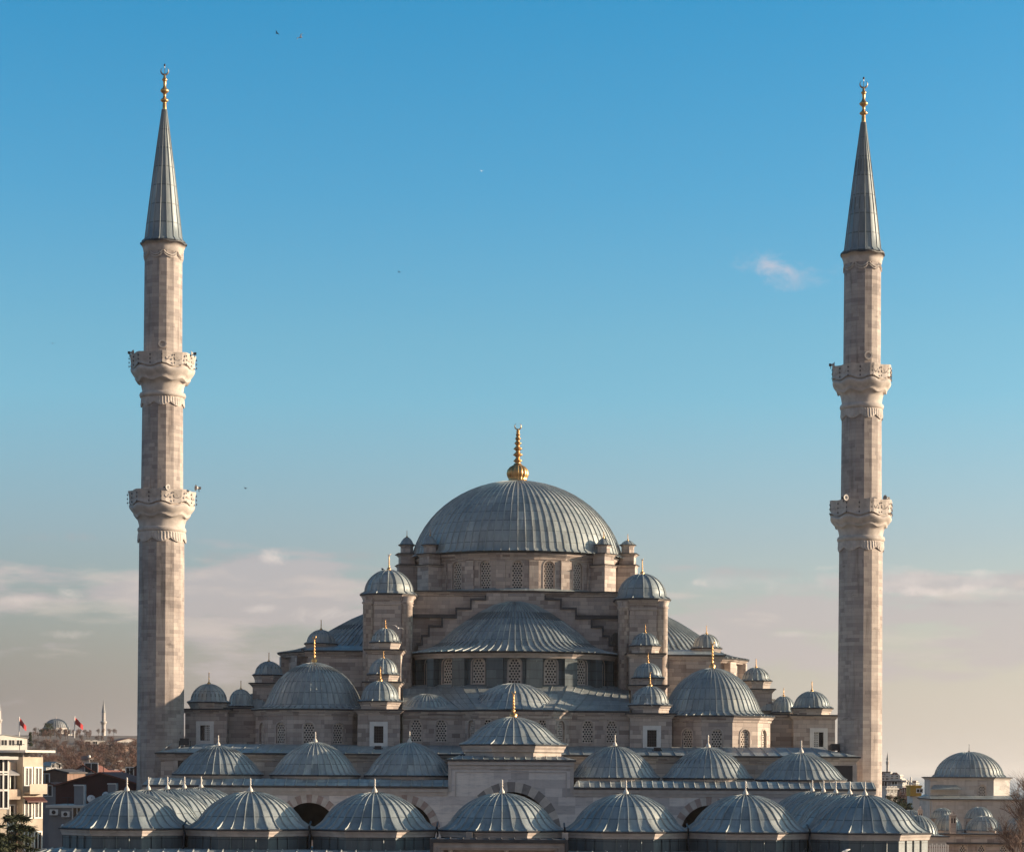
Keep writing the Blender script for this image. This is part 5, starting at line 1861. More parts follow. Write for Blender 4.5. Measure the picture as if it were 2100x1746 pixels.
for lb, px, py, d_ in (('grey air conditioner box on the low grey house wall near the dark doorway', 134, 1668, 225.6), ('grey air conditioner box on the low grey house wall, farthest left', 110, 1664, 225.6)):
    p = W(px, py, d_)
    root = thing('air_conditioner', lb, 'air conditioner', p, 'air conditioners on the low house')
    m = MB()
    m.box(-0.4, 0.4, 0, 0.35, -0.28, 0.28)
    obj('casing', m, WHITEP, root, p)
    m = MB()
    m.lathe([(0.2, 0.0), (0.2, 0.01)], n=12)
    for v in m.bm.verts:
        v.co = Vector((v.co.x, -0.012 + v.co.z, v.co.y))
    obj('fan_grille', m, DARK, root, p)

def chimney(label, x0, x1, y0, y1, d):
    a, b = W(x0, y0, d), W(x1, y1, d)
    root = thing('chimney_stack', label, 'chimney', ((a.x + b.x) / 2, d, b.z), 'chimney stacks on the low houses')
    mb = MB()
    mb.box(a.x, b.x, d, d + 1.0, b.z, a.z)
    obj('shaft', mb, WALLG, root, ((a.x + b.x) / 2, d, b.z), world=True)
    mb = MB()
    mb.box(a.x - 0.06, b.x + 0.06, d - 0.06, d + 1.06, a.z + 0.003, a.z + 0.12)
    mb.box(b.x + 0.003, b.x + 0.09, d + 0.0, d + 1.0, b.z, a.z)  # white slab puts the sunlit right side into the colour
    obj('cap_and_painted_sun', mb, WHITEP, root, ((a.x + b.x) / 2, d, b.z), world=True)
chimney('wide grey chimney stack with sunlight painted white on one side, nearest the apartment block', 152, 171, 1610, 1654, 230)
chimney('grey chimney stack with sunlight painted as a white edge, just left of the pale dome finials', 221, 237, 1607, 1640, 232)

def dish(label, px, py, d, r, az):
    p = W(px, py, d)
    root = thing('satellite_dish', label, 'satellite dish', p, 'satellite dishes on the low roof')
    mb = MB()
    mb.lathe([(r, -0.12 * r), (r * 0.7, 0.08 * r), (r * 0.35, 0.2 * r), (0.02, 0.25 * r)], n=16, cap=False)
    for v in mb.bm.verts:
        v.co = Matrix.Rotation(R(65), 3, 'X') @ v.co
    o1 = obj('dish', mb, WHITEP)
    mb = MB()
    mb.tube((0, 0.2, -r * 1.4), (0, 0.1, 0), 0.03, 5)
    mb.tube((0, 0, 0), (0, -r * 0.9, r * 0.3), 0.025, 4)
    o2 = obj('mount', mb, DARK)
    root.rotation_euler = (0, 0, az)
    for c in (o1, o2):
        c.parent = root
        c.location = (0, 0, 0)
dish('white satellite dish on the low roof right of the wide grey chimney', 187, 1636, 229, 0.42, 0.3)
dish('small white satellite dish left of the chimney nearest the pale finials', 215, 1628, 231, 0.36, -0.4)

def globe_lamp(label, px, py, d, r, h):
    p = W(px, py, d)
    root = thing('street_lamp', label, 'lamp', (p.x, p.y, p.z - h))
    mb = MB()
    mb.tube((0, 0, 0), (0, 0, h - r), r * 0.18, 6)
    a = obj('pole', mb, DARK, root, (p.x, p.y, p.z - h))
    mb = MB()
    mb.lathe([(r * math.sin(PI * k / 8) + 0.001, -r * math.cos(PI * k / 8)) for k in range(9)], n=12)
    obj('globe', mb, WHITEP, root, p)
globe_lamp('street lamp with a white globe among the bare trees on the slope', 183, 1550, 430, 0.28, 4.0)
globe_lamp('small white globe lamp just left of the nearest corner dome eaves', 128.5, 1692, 176, 0.13, 3.0)

# --- far mosque and minarets on the left
d = 1150.0
p = W(115, 1511, d)
fm = thing('domed_mosque', 'far grey domed mosque crowning the wooded hill between two red flags', 'mosque', (p.x, d, height(p.x, d)))
zb = height(p.x, d) - 2
z1 = Z(115, 1504, d)
mb = MB()
polywall(mb, rect(p.x - M_(30, d), p.x + M_(30, d), d - 7, d + 9), zb, z1, top=True)
obj('wall', mb, FARST, fm, (p.x, d, zb), world=True)
z2 = Z(115, 1491, d)
mb = MB()
polywall(mb, ngon((p.x, d), M_(27, d), 16), z1, z2, top=True)
for k in range(16):
    th = (k - 0.5) * 2 * PI / 16
    q = ngon((p.x + M_(28.5, d) * math.sin(th), d - M_(28.5, d) * math.cos(th)), 0.55, 4, th)
    mb.prism(q, z1 - 0.5, z2 - 0.8)
obj('drum', mb, FARST, fm, (p.x, d, z1), world=True)
add_dome(fm, 'dome', (p.x, d, z2), lens_prof(M_(24, d), Z(115, 1473, d) - z2, M_(26, d), 0.3, 9, 0.7, 0), 32, FARLEAD, 8, 1, rw=0.2, rh=0.1)
obj('finial', gold_finial_mesh(2.2, 0.35), FARST, fm, (p.x, d, Z(115, 1473, d)))
for k in range(-3, 4):
    th = k * 2 * PI / 16
    r = M_(27, d) / 1.0
    win_part(fm, p.x + r * math.sin(th), d - r * math.cos(th), z1 + 0.8, 0.7, 1.5, th, FARST)

def far_minaret(label, px, y_tip, y_cone, y_gal, y_base, hw, hg, d, mat):
    p = W(px, y_base, d)
    root = thing('far_minaret', label, 'minaret', (p.x, d, p.z - 6))
    r, g = M_(hw, d), M_(hg, d)
    z = lambda y: Z(px, y, d)
    mb = MB()
    mb.lathe([(r * 1.15, p.z - 6), (r * 1.05, z(y_gal) - 0.5), (r, z(y_gal)), (r * 0.92, z(y_cone))], (p.x, d, 0), 12)
    obj('shaft', mb, mat, root, (p.x, d, p.z), world=True)
    mb = MB()
    hh = M_(4.5, d)
    mb.lathe([(r * 1.05, z(y_gal) - hh), (r * 1.3, z(y_gal) - hh * 0.6), (g * 0.9, z(y_gal) - hh * 0.1), (g, z(y_gal)), (g, z(y_gal) + hh * 0.7), (g * 0.85, z(y_gal) + hh * 0.72), (g * 0.85, z(y_gal) + 0.1)], (p.x, d, 0), 16)
    obj('balcony', mb, mat, root, (p.x, d, z(y_gal)), world=True)
    mb = MB()
    mb.lathe([(r * 1.1, z(y_cone) - 0.05), (r * 1.0, z(y_cone) + 0.2), (r * 0.1, z(y_tip)), (0.01, z(y_tip) + M_(2, d))], (p.x, d, 0), 12)
    obj('spire', mb, FARLEAD, root, (p.x, d, z(y_cone)), world=True)
far_minaret('thin pale minaret with one balcony rising from the wooded hill', 212, 1436, 1460, 1481, 1525, 4.0, 6.6, 1150, FARST)
far_minaret('pale minaret cut by the left picture edge', -2.5, 1437, 1456, 1477, 1518, 4.5, 7.0, 1100, FARST)
far_minaret('tiny far minaret over the rooftops by the sea', 1819, 1542, 1556, 1563, 1586, 2.3, 3.4, 900, FARST)

def flag(label, px, y0, y1, w, h, d):
    t = W(px, y0, d)
    zb = W(px, y1, d).z
    root = thing('flag', label, 'flag', (t.x, d, zb), 'red flags on the wooded hill')
    mb = MB()
    mb.tube((t.x, d, zb), (t.x, d, t.z + 0.4), 0.16, 6)
    obj('pole', mb, WHITEP, root, (t.x, d, zb), world=True)
    mb = MB()
    ww, hh = M_(w, d), M_(h, d)
    rows = []
    for i in range(9):
        f = i / 8
        rows.append([(t.x + ww * f, d + 0.5 * math.sin(f * 7), t.z - hh * 0.62 * f ** 1.25 - (hh * 0.55 * (1 - 0.25 * f)) * g + 0.0) for g in (0, 0.5, 1)])
    mb.loft(rows, closed=False, smooth=True)
    obj('cloth', mb, RED, root, (t.x, d, zb), world=True)
flag('red flag drooping from a white pole left of the far domed mosque', 39.5, 1471, 1512, 14, 26, 700)
flag('red flag drooping from a white pole right of the far domed mosque', 153, 1470, 1512, 17, 25, 700)

# --- right: houses towards the sea
RH = [(1804, 1843, 1594, 1602, 560, 5, WALLW, None, 'long pale house nearest the right minaret, above a grey one', 0, 4),
      (1802, 1844, 1602, 1617, 500, 5, WALLG, None, 'plain grey house in front of the long pale one', 0, 2),
      (1815, 1841, 1617.5, 1630, 420, 3, WALLW, None, 'small sunlit white house with three dark windows', 24, 3),
      (1843.5, 1851, 1590, 1602, 620, 3, WALLW, None, 'narrow white tower house facing the sun', 40, 2),
      (1847, 1855, 1598, 1612, 540, 3, PINKP, None, 'narrow peach house in the cluster by the sea', 40, 2),
      (1855, 1864, 1601, 1614, 520, 3, CREAM, None, 'cream house beside the thin mast', 45, 2),
      (1848, 1860, 1610, 1620, 470, 3, WALLW, None, 'low white house just below the peach and cream houses', 35, 2),
      (1870, 1882, 1604, 1612, 600, 3, WALLG, 1601, 'grey gabled house touching the domed library in the view', 10, 2),
      (1824, 1830, 1585, 1592, 760, 2, WALLW, None, 'bright white house just right of the tiny far minaret', 45, 1),
      (1832, 1841, 1587, 1594, 700, 2, BRICK, 1583.5, 'small brown gabled house under the skyline by the sea', 10, 1),
      (1809, 1825, 1582, 1592, 880, 4, BRICK, None, 'dark stone block at the foot of the tiny far minaret', 0, 2),
      (1845, 1866, 1618, 1634, 440, 4, BRICK, 1615, 'brown brick house among bare shrubs', 0, 2),
      (1802, 1816, 1616, 1632, 450, 3, BRICK, None, 'dark brown house at the edge of the right minaret', 0, 1),
      (1876, 1883, 1606, 1613, 560, 2, WALLW, None, 'small white house at the sea edge beside the library wall', 40, 1)]
for x0, x1, yt_, yb_, d, dp, mt, rg, lb, ang, nw in RH:
    ws = [(x0 + (x1 - x0) * (q + 0.5) / nw, yt_ + (yb_ - yt_) * 0.55, min(1.1, M_(x1 - x0, d) / nw * 0.5), 1.1) for q in range(nw)]
    house('seaside_house', lb, 'house', x0, x1, yt_, None, d, dp, mt, TILE if rg else (WALLW if mt in (WALLW, CREAM, PINKP) else DROOF), rg, ws, R(ang), 'houses between the right minaret and the sea')
oc = house('ochre_house', 'narrow house with an ochre yellow upper storey on a white foot', 'house', 1866, 1889, 1612, 1631, 380, 4, OCHRE, OCHRE, None, [(1885, 1623, 0.9, 0.5)], 0, over=0.1)
x0, x1 = Xp(1872, 1634, 380), Xp(1887, 1634, 380)
mb = MB()
mb.box(x0, x1, 380.4, 386, -2, Z(1880, 1631.5, 380))
obj('white_foot', mb, WALLW, oc, ((x0 + x1) / 2, 380, -2), world=True)
p = W(1867.5, 1592, 520)
t = thing('mast', 'thin pale mast standing among the seaside houses', 'mast', (p.x, 520, 0))
mb = MB()
mb.tube((p.x, 520, 0), (p.x, 520, p.z), 0.22, 6)
mb.box(p.x - 0.5, p.x + 0.5, 519.8, 520.2, p.z - 1.6, p.z - 1.2)
obj('pole', mb, WHITEP, t, (p.x, 520, 0), world=True)

# --- right: domed library and the low domed court in front of it
STONE2 = ashlar('pale_stone', [(0.38, 0.36, 0.34), (0.46, 0.44, 0.42), (0.50, 0.475, 0.45), (0.43, 0.40, 0.37)], 1.2, 0.5, 0.01, 0.6, joint_dark=0.25)
d = 300.0
c = W(1987, 1594, d)
lib = thing('domed_library', 'square pale stone building with one wide ribbed lead dome, before the sea', 'library', (c.x, d, 0))
hwL = M_(84, d)
zE2 = Z(1970, 1592, d - 5)
zM = Z(1970, 1635, d - 6)
yf = d - 5.2
mb = MB()
xl_, xr_ = Xp(1907, 1600, yf), Xp(2037, 1600, yf)
pts = [(xl_, yf), (xr_, yf), (xr_ + 2.6, yf + 2.6), (xr_ + 2.6, d + 6), (Xp(1895, 1600, d + 6), d + 6)]
polywall(mb, pts, 0, zE2 - 0.1, {0: [lambda w: arch_poly(w * 0.82, zM + 0.25, 0.95, 1.45, 8)]}, 0.3)
cornice(mb, pts, zE2, 0.3, 0.25, lip=0.12)
mb.mi = 2
mb.face([(x, y, zE2 + 0.02) for x, y in pts])
mb.mi = 0
yg = d - 6.6
xgl, xgr = Xp(1911, 1640, yg), Xp(2140, 1640, yg)
zlow = Z(1970, 1637, yg)
lowp = [(xgl, yg), (xgr, yg), (xgr, d + 7), (Xp(1885, 1640, d + 7), d + 7)]
polywall(mb, lowp, 0, zlow - 0.1)
cornice(mb, lowp, zlow, 0.25, 0.2, lip=0.12)
mb.mi = 2
mb.loft([[(x, y, zlow + 0.02) for x, y in offset(lowp, 0.2)], [(x, y, zlow + 0.45) for x, y in [(xl_ - 0.1, yf - 0.05), (xr_ + 5, yf - 0.05), (xr_ + 5, d + 6), (Xp(1894, 1600, d + 6), d + 6)]]])
obj('wall', mb, [STONE2, EDGE, LEAD], lib, (c.x, d, 0), world=True)
mb = MB()
xq0, xq1 = Xp(1906, 1614, yf), Xp(1968, 1614, yf)
zq = Z(1937, 1616, yf)
mb.loft([[(xq0, yf - 0.9, zq), (xq1, yf - 0.9, zq)], [(xq0 + 0.5, yf, zq + 0.5), (xq1 - 0.5, yf, zq + 0.5)]], closed=False)
mb.box(xq0, xq1, yf - 0.92, yf - 0.01, zq - 0.12, zq)
obj('canopy', mb, LEAD, lib, (xq0, yf, zq), world=True)
win_o = lattice_window(lib, xl_ + (xr_ - xl_) * 0.82, yf, zM + 0.25, 0, 0.95, 1.45, 0.15)
hb = Z(1987, 1541.5, d) - zE2
dm = add_dome(lib, 'dome', (c.x, d + 0.3, zE2 + 0.03), lens_prof(M_(69, d), hb, M_(74, d), 0.25, 10, 0.5, 0.3), 40, LEAD, 8, 1, rw=0.14, rh=0.09)
obj('finial', gold_finial_mesh(Z(1987, 1524, d) - Z(1987, 1541.5, d), 0.16), DARK, dm, (c.x, d + 0.3, zE2 + hb))

d = 262.0
c = W(1990, 1710, d)
med = thing('domed_court', 'row of low lead domes and stone chimneys on a long stone wall below the library', 'building', (c.x, d, 0))
yw = d - 3.4
xm0, xm1 = Xp(1915, 1730, yw), Xp(2190, 1730, yw)
z_up, z_lo = Z(1990, 1708, yw), Z(1990, 1727, yw)
mb = MB()
ax_ = [(Xp(px, 1735, yw) - xm0) for px in (1974, 2012, 2057)]
zsw = Z(2000, 1752, yw)
polywall(mb, rect(xm0, xm1, yw, d + 14), -1, z_up - 0.1, {0: [lambda w, u=u: arch_poly(u, zsw, 0.78, M_(22, yw), 8) for u in ax_]}, 0.3)
cornice(mb, rect(xm0, xm1, yw, d + 14), z_up, 0.25, 0.2, lip=0.12)
mb.mi = 1
mb.box(xm0, xm1, yw - 0.5, yw - 0.005, z_lo - 0.12, z_lo + 0.06)
mb.mi = 2
mb.face([(x, y, z_up + 0.03) for x, y in rect(xm0, xm1, yw, d + 14)])
obj('wall', mb, [STONE, EDGE, LEAD_OLD], med, (c.x, d, 0), world=True)
for u in ax_:
    lattice_window(med, xm0 + u, yw, zsw, 0, 0.78, M_(22, yw), 0.12, 3)
for px, yt_, hw, dd in ((1880, 1672, 33, 263), (1942, 1669, 30, 262), (2016, 1672, 38, 262), (2090, 1674, 33, 262), (1932, 1656, 24, 271), (2007, 1653.5, 29, 272), (1866, 1664, 26, 272)):
    q = W(px, yt_, dd)
    r = M_(hw, dd)
    zb = z_up + (0.05 if dd < 268 else 1.2)
    mb = MB()
    polywall(mb, ngon((q.x, dd), r * 1.0, 8), zb - (0.04 if dd < 268 else 1.2), zb + 0.25, top=True)
    dr = obj('dome_drum', mb, [STONE], med, (q.x, dd, zb), world=True)
    add_dome(med, 'court_dome', (q.x, dd, zb + 0.26), lens_prof(r * 0.95, max(0.9, q.z - zb - 0.26), r * 1.04, 0.08, 8, 0.55, 0.2), 20, LEAD, 8, 1, rw=0.10, rh=0.07)
for px, y0, hw, dd in ((1886.5, 1658, 4.2, 259), (1953, 1668, 5.8, 258.4)):
    q = W(px, y0, dd)
    w_ = M_(hw, dd)
    mb = MB()
    mb.box(q.x - w_, q.x + w_, dd - w_, dd + w_, z_up, q.z - 0.25)
    mb.box(q.x - w_ * 1.15, q.x + w_ * 1.15, dd - w_ * 1.15, dd + w_ * 1.15, q.z - 0.247, q.z - 0.1)
    mb.loft([[(x, y, q.z - 0.098) for x, y in rect(q.x - w_, q.x + w_, dd - w_, dd + w_)], [(x, y, q.z + 0.4) for x, y in rect(q.x - 0.03, q.x + 0.03, dd - 0.03, dd + 0.03)]], cap1=True)
    mb.mi = 1
    for s in (-0.45, 0.45):
        mb.box(q.x + s * w_ - w_ * 0.2, q.x + s * w_ + w_ * 0.2, dd - w_ - 0.01, dd - w_ + 0.05, q.z - 1.0, q.z - 0.45)
    obj('chimney', mb, [STONE, GLASS], med, (q.x, dd, z_up), world=True)

# --- small domed kiosk and slatted screen behind the right corner of the arcade
d = 190.0
c = W(1881, 1711, d)
ki = thing('domed_kiosk', 'small lead dome on a pale stone base tucked behind the nearest right corner dome', 'kiosk', (c.x, d, 0))
r = M_(41, d)
zt = Z(1881, 1672, d)
ze = Z(1881, 1712, d - r)
mb = MB()
p_ = ngon((c.x + 0.15, d), r + 0.2, 4)
polywall(mb, p_, 0, ze - 0.1)
cornice(mb, p_, ze, 0.2, 0.4, lip=0.1)
mb.mi = 2
mb.face([(x, y, ze + 0.01) for x, y in p_])
obj('wall', mb, [STONE2, EDGE, LEAD], ki, (c.x, d, 0), world=True)
add_dome(ki, 'dome', (c.x, d, ze + 0.02), lens_prof(r * 0.96, zt - ze, r * 1.03, 0.08, 9, 0.6, 0), 26, LEAD, 8, 2, rw=0.11, rh=0.08)
d = 186.0
p = W(1925, 1728, d)
sc = thing('slatted_screen', 'white slatted screen below the small domed kiosk', 'screen', (p.x, d, 0))
for k in range(9):
    x = p.x - 0.72 + k * 0.18
    mb = MB()
    mb.box(x - 0.05, x + 0.05, d - 0.03, d + 0.03, p.z - 4, p.z - 0.1 + 0.1 * (k % 2))
    obj('slat', mb, WHITEP, sc, (x, d, p.z - 4), world=True)
mb = MB()
mb.box(p.x - 0.85, p.x + 0.85, d + 0.035, d + 0.12, p.z - 0.35, p.z - 0.25)
mb.box(p.x - 0.85, p.x + 0.85, d + 0.035, d + 0.12, p.z - 1.6, p.z - 1.5)
obj('rail', mb, BRICK, sc, (p.x, d, p.z - 4), world=True)

# ------------------------------------------------------------------ floodlights on the roofs
def floodlight(label, px, py, d, s, az):
    p = W(px, py, d)
    root = thing('floodlight', label, 'floodlight', p, 'black floodlights on the lead roofs')
    mb = MB()
    mb.loft([[(-s * .5, -s * .35, 0.1), (s * .5, -s * .35, 0.1), (s * .5, -s * .35, s * .85), (-s * .5, -s * .35, s * .85)], [(-s * .35, s * .3, s * .2), (s * .35, s * .3, s * .2), (s * .35, s * .3, s * .75), (-s * .35, s * .3, s * .75)]], cap0=True, cap1=True)
    a = obj('lamp_body', mb, DARK)
    mb = MB()
    mb.tube((-s * .6, 0, 0), (-s * .6, 0, s * .6), 0.05, 4)
    mb.tube((s * .6, 0, 0), (s * .6, 0, s * .6), 0.05, 4)
    mb.box(-s * .65, s * .65, -0.25, 0.25, -0.25, 0.0)
    b = obj('bracket', mb, DARK)
    root.rotation_euler = (0, 0, az)
    for c in (a, b):
        c.parent = root
        c.location = (0, 0, 0)
floodlight('black floodlight on the gallery roof between the end pavilion and the sea-side minaret', 1709, 1540, 223.5, 0.9, 0.4)
floodlight('black floodlight below the dark window of the right front turret', 1347, 1544, 222.3, 0.7, 0.0)
floodlight('black floodlight below the dark window of the left front turret', 775, 1540, 222.3, 0.65, 0.0)
floodlight('black floodlight standing beside the foot of the shadowed minaret', 379, 1529, 223.5, 0.9, 0.0)
floodlight('low black lamp box under the barred window of the right end pavilion', 1688, 1546, 224.2, 0.5, 0.2)

# ------------------------------------------------------------------ gulls and crows
def bird_mesh(spread, dark):
    mb = MB()
    mb.lathe([(0.01, -0.30), (0.05, -0.24), (0.085, -0.08), (0.09, 0.05), (0.06, 0.16), (0.055, 0.22), (0.03, 0.28), (0.008, 0.34)], n=8)
    for v in mb.bm.verts:
        v.co = Vector((v.co.x, v.co.z, v.co.y))
    for s in (-1, 1):
        if spread > 0:
            a = [(s * 0.05, 0.12, 0.04), (s * 0.32, 0.16, 0.04 + 0.35 * spread), (s * 0.66, -0.02, 0.04 + 0.18 * spread)]
            b = [(s * 0.05, -0.10, 0.04), (s * 0.34, -0.02, 0.04 + 0.33 * spread), (s * 0.66, -0.05, 0.04 + 0.18 * spread)]
            mb.loft([[a[0], a[1], a[2]], [b[0], b[1], b[2]]], closed=False)
            mb.loft([[tuple(c - (0.015 if i == 2 else 0) for i, c in enumerate(p)) for p in a], [tuple(c - (0.015 if i == 2 else 0) for i, c in enumerate(p)) for p in b]], closed=False)
        else:
            mb.loft([[(s * 0.05, 0.12, 0.06), (s * 0.095, 0.1, 0.0), (s * 0.08, 0.0, -0.05)], [(s * 0.03, -0.38, 0.03), (s * 0.05, -0.38, 0.0), (s * 0.04, -0.36, -0.03)]], closed=False)
            mb.tube((s * 0.03, 0, -0.05), (s * 0.03, 0, -0.22), 0.012, 4)
    return mb.mesh('bird')
GULL = plain('white_feathers', (0.74, 0.73, 0.71), 0.8, 0, 0.08, 5)
CROW = plain('black_feathers', (0.02, 0.02, 0.022), 0.6, 0, 0.2, 5)
for lb, px, py, d, sc_, rz, roll, dark, spread in (
        ('dark bird flying high above, left of the higher white gull', 568, 69, 330, 0.85, 1.2, 0.3, True, 0.6),
        ('white gull flying highest in the sky right of the left spire', 616, 77, 300, 1.1, 0.7, -0.8, False, 0.5),
        ('tiny dark bird alone in open sky, level with the left spire', 832, 369, 420, 0.6, 0.4, 0.2, True, 0.4),
        ('tiny pale gull in the open sky above the main dome', 987, 351, 420, 0.7, -0.4, 0.2, False, 0.5),
        ('dark bird in open sky between left spire foot and main dome finial', 818, 558, 360, 0.6, 0.9, 0.2, True, 0.6),
        ('dark bird level with the upper balcony near the left edge', 108, 704, 330, 0.8, 0.1, 0.1, True, 0.3),
        ('dark bird just right of the lower balcony of the left minaret', 503, 1001, 330, 0.6, 1.0, 0.1, True, 0.6),
        ('white gull gliding past the left weight tower', 816, 1287, 236, 1.0, 0.15, 0.35, False, 0.35),
        ('white gull flapping in front of the dome of the right front turret', 1327, 1441, 221, 1.0, 0.6, 0.8, False, 0.8)):
    o = obj('gull' if not dark else 'crow', bird_mesh(spread, dark), CROW if dark else GULL)
    o.location = W(px, py, d)
    o.scale = (sc_,) * 3
    o.rotation_euler = (0.2, roll, rz)
    tag(o, lb, 'bird', 'birds in the sky')
for lb, px, py, d, sc_, rz, dark in (
        ('white gull perched on the front dome left of the middle one', 741, 1631, 168.2, 1.0, 1.1, False),
        ('dark bird perched on the dome of the left weight tower', 784, 1166, 241.6, 1.1, 0.4, True),
        ('white gull standing on the front roof right of the gate block', 1735, 1742, 163, 1.0, -1.2, False)):
    o = obj('gull' if not dark else 'crow', bird_mesh(0, dark), CROW if dark else GULL)
    o.location = W(px, py, d)
    o.scale = (sc_,) * 3
    o.rotation_euler = (0.25, 0, rz)
    tag(o, lb, 'bird', 'birds perched on the roofs')

# ------------------------------------------------------------------ trees
BARK = plain('brown_bark', (0.11, 0.075, 0.055), 0.95, 0, 0.3, 2)
TWIG = plain('bare_twigs', (0.13, 0.09, 0.075), 0.95, 0, 0.3, 0.35)
TWIG2 = plain('reddish_twigs', (0.15, 0.088, 0.072), 0.95, 0, 0.3, 0.35)
NEEDLE = plain('dark_needles', (0.045, 0.055, 0.025), 0.9, 0, 0.45, 1.2)
LEAFG = plain('evergreen_leaves', (0.035, 0.05, 0.022), 0.9, 0, 0.45, 0.8)

def bare_meshes(seed, H, spread, n_twig, tw, depth=4):
    """a branching winter tree: limbs in one mesh, fine twigs in another"""
    r = random.Random(seed)
    tb, cb = MB(), MB()
    tips = []
    def grow(p, d, L, rad, lev):
        q = p + d * L
        (tb if lev < 2 else cb).tube(p, q, rad, 5 if lev < 2 else 3, rad * 0.68)
        if lev >= depth:
            tips.append((q, d))
            return
        k = 3 if lev < 2 else r.choice((2, 3, 3))
        for _ in range(k):
            nd_ = (d + Vector((r.uniform(-1, 1), r.uniform(-1, 1), r.uniform(-0.35, 0.75))) * spread).normalized()
            grow(q if r.random() < 0.7 else p + d * L * r.uniform(0.5, 0.95), nd_, L * r.uniform(0.58, 0.85), rad * 0.62, lev + 1)
    grow(Vector((0, 0, -0.3)), Vector((0, 0, 1)), H * 0.27, H * 0.028, 0)
    for _ in range(n_twig):
        q, d = r.choice(tips)
        v = (d * 0.6 + Vector((r.uniform(-1, 1), r.uniform(-1, 1), r.uniform(-0.6, 1)))).normalized()
        L = H * r.uniform(0.04, 0.13)
        s = v.cross(Vector((r.uniform(-1, 1), r.uniform(-1, 1), r.uniform(-1, 1)))).normalized() * tw
        o = q - d * r.uniform(0, H * 0.06)
        e = o + v * L
        cb.face([o - s, o + s, e + s * 0.3, e - s * 0.3])
    return tb.mesh('trunk'), cb.mesh('crown')

def plant(name, meshes, mats, pos, s, rz, label, cat, group=None):
    root = thing(name, label, cat, pos, group)
    root.rotation_euler = (0, 0, rz)
    root.scale = (s, s, s)
    for nm, me, mt in zip(('trunk', 'crown'), meshes, mats):
        o = bpy.data.objects.new(nm, me)
        if not me.materials:
            me.materials.append(mt)
        COL.objects.link(o)
        o.parent = root
    return root

def fuzzy_tree(seed, H):
    """far winter tree: trunk and limbs, a full rounded crown of fine twigs"""
    r = random.Random(seed)
    tb, cb = MB(), MB()
    tb.tube((0, 0, -0.3), (0, 0, H * 0.4), H * 0.03, 6, H * 0.018)
    lobes = []
    for _ in range(9):
        a = r.uniform(0, 2 * PI)
        rr = H * r.uniform(0.08, 0.30)
        z = H * r.uniform(0.42, 0.86) - rr * 0.3
        c = Vector((rr * math.cos(a), rr * math.sin(a), z))
        lobes.append((c, H * r.uniform(0.13, 0.22)))
        tb.tube((0, 0, H * r.uniform(0.2, 0.4)), c, H * 0.014, 4, H * 0.004)
    for _ in range(1150):
        c, q = r.choice(lobes)
        d = Vector((r.gauss(0, 1), r.gauss(0, 1), r.gauss(0, 1) + 0.3)).normalized()
        o = c + d * q * r.uniform(0.1, 0.8)
        v = (d + Vector((r.uniform(-.7, .7), r.uniform(-.7, .7), r.uniform(-.2, .8)))).normalized()
        L = H * r.uniform(0.05, 0.12)
        s = v.cross(Vector((r.uniform(-1, 1), r.uniform(-1, 1), r.uniform(-1, 1)))).normalized() * H * 0.0042
        e = o + v * L
        cb.face([o - s, o + s, e + s * 0.4, e - s * 0.4])
    return tb.mesh('trunk'), cb.mesh('crown')
FARB = [fuzzy_tree(s, 10.0) for s in (1, 2, 3, 4, 5)]
def hill_tree(px, d, s, k, lb, grp):
    x = Xp(px, 1550, d)
    plant('bare_tree', FARB[k % 5], (BARK, TWIG if k % 2 else TWIG2), (x, d, height(x, d) - 0.2), s, k * 1.3, lb, 'tree', grp)
k = 0
for d, n, x0, x1, s0 in ((440, 15, 84, 290, 0.44), (500, 16, 84, 290, 0.48), (560, 15, 82, 290, 0.5), (640, 15, 72, 290, 0.55), (720, 15, 66, 290, 0.62), (820, 16, 64, 285, 0.42), (930, 16, 62, 210, 0.36), (1060, 14, 66, 240, 0.34)):
    for i in range(n):
        px = x0 + (x1 - x0) * (i + rng.uniform(0.1, 0.9)) / n
        hill_tree(px, d + rng.uniform(-35, 35), s0 * rng.uniform(0.8, 1.2), k, 'bare brown winter tree on the wooded hill below the far domed mosque', 'bare trees on the wooded hill')
        k += 1

def leafy(seed, H, Rr, n, leaf, cone):
    r = random.Random(seed)
    tb, cb = MB(), MB()
    tb.tube((0, 0, -0.3), (0, 0, H * (0.95 if cone else 0.6)), H * 0.022, 6, H * 0.006)
    clumps = []
    for _ in range(26 if not cone else 44):
        z = r.uniform(0.12, 0.98)
        if cone:
            rr = Rr * (1 - z) ** 0.8 * r.uniform(0.35, 1.0)
        else:
            rr = Rr * math.sqrt(max(0.02, 1 - (2 * z - 1) ** 2)) * r.uniform(0.2, 1.0)
        a = r.uniform(0, 2 * PI)
        clumps.append(Vector((rr * math.cos(a), rr * math.sin(a), z * H)))
        tb.tube((0, 0, z * H * 0.85), clumps[-1], 0.02 * H * 0.3, 4, 0.004 * H)
    for _ in range(n):
        c = r.choice(clumps)
        p = c + Vector((r.gauss(0, 1), r.gauss(0, 1), r.gauss(0, 0.6))) * Rr * 0.17
        v = Vector((r.uniform(-1, 1), r.uniform(-1, 1), r.uniform(-0.6, 0.6))).normalized()
        s = v.cross(Vector((r.uniform(-1, 1), r.uniform(-1, 1), 1))).normalized()
        L, w_ = leaf * r.uniform(0.7, 1.5), leaf * 0.35
        cb.face([p - s * w_, p + v * L * 0.5 - s * w_ * 1.2, p + v * L, p + s * w_])
    return tb.mesh('trunk'), cb.mesh('crown')

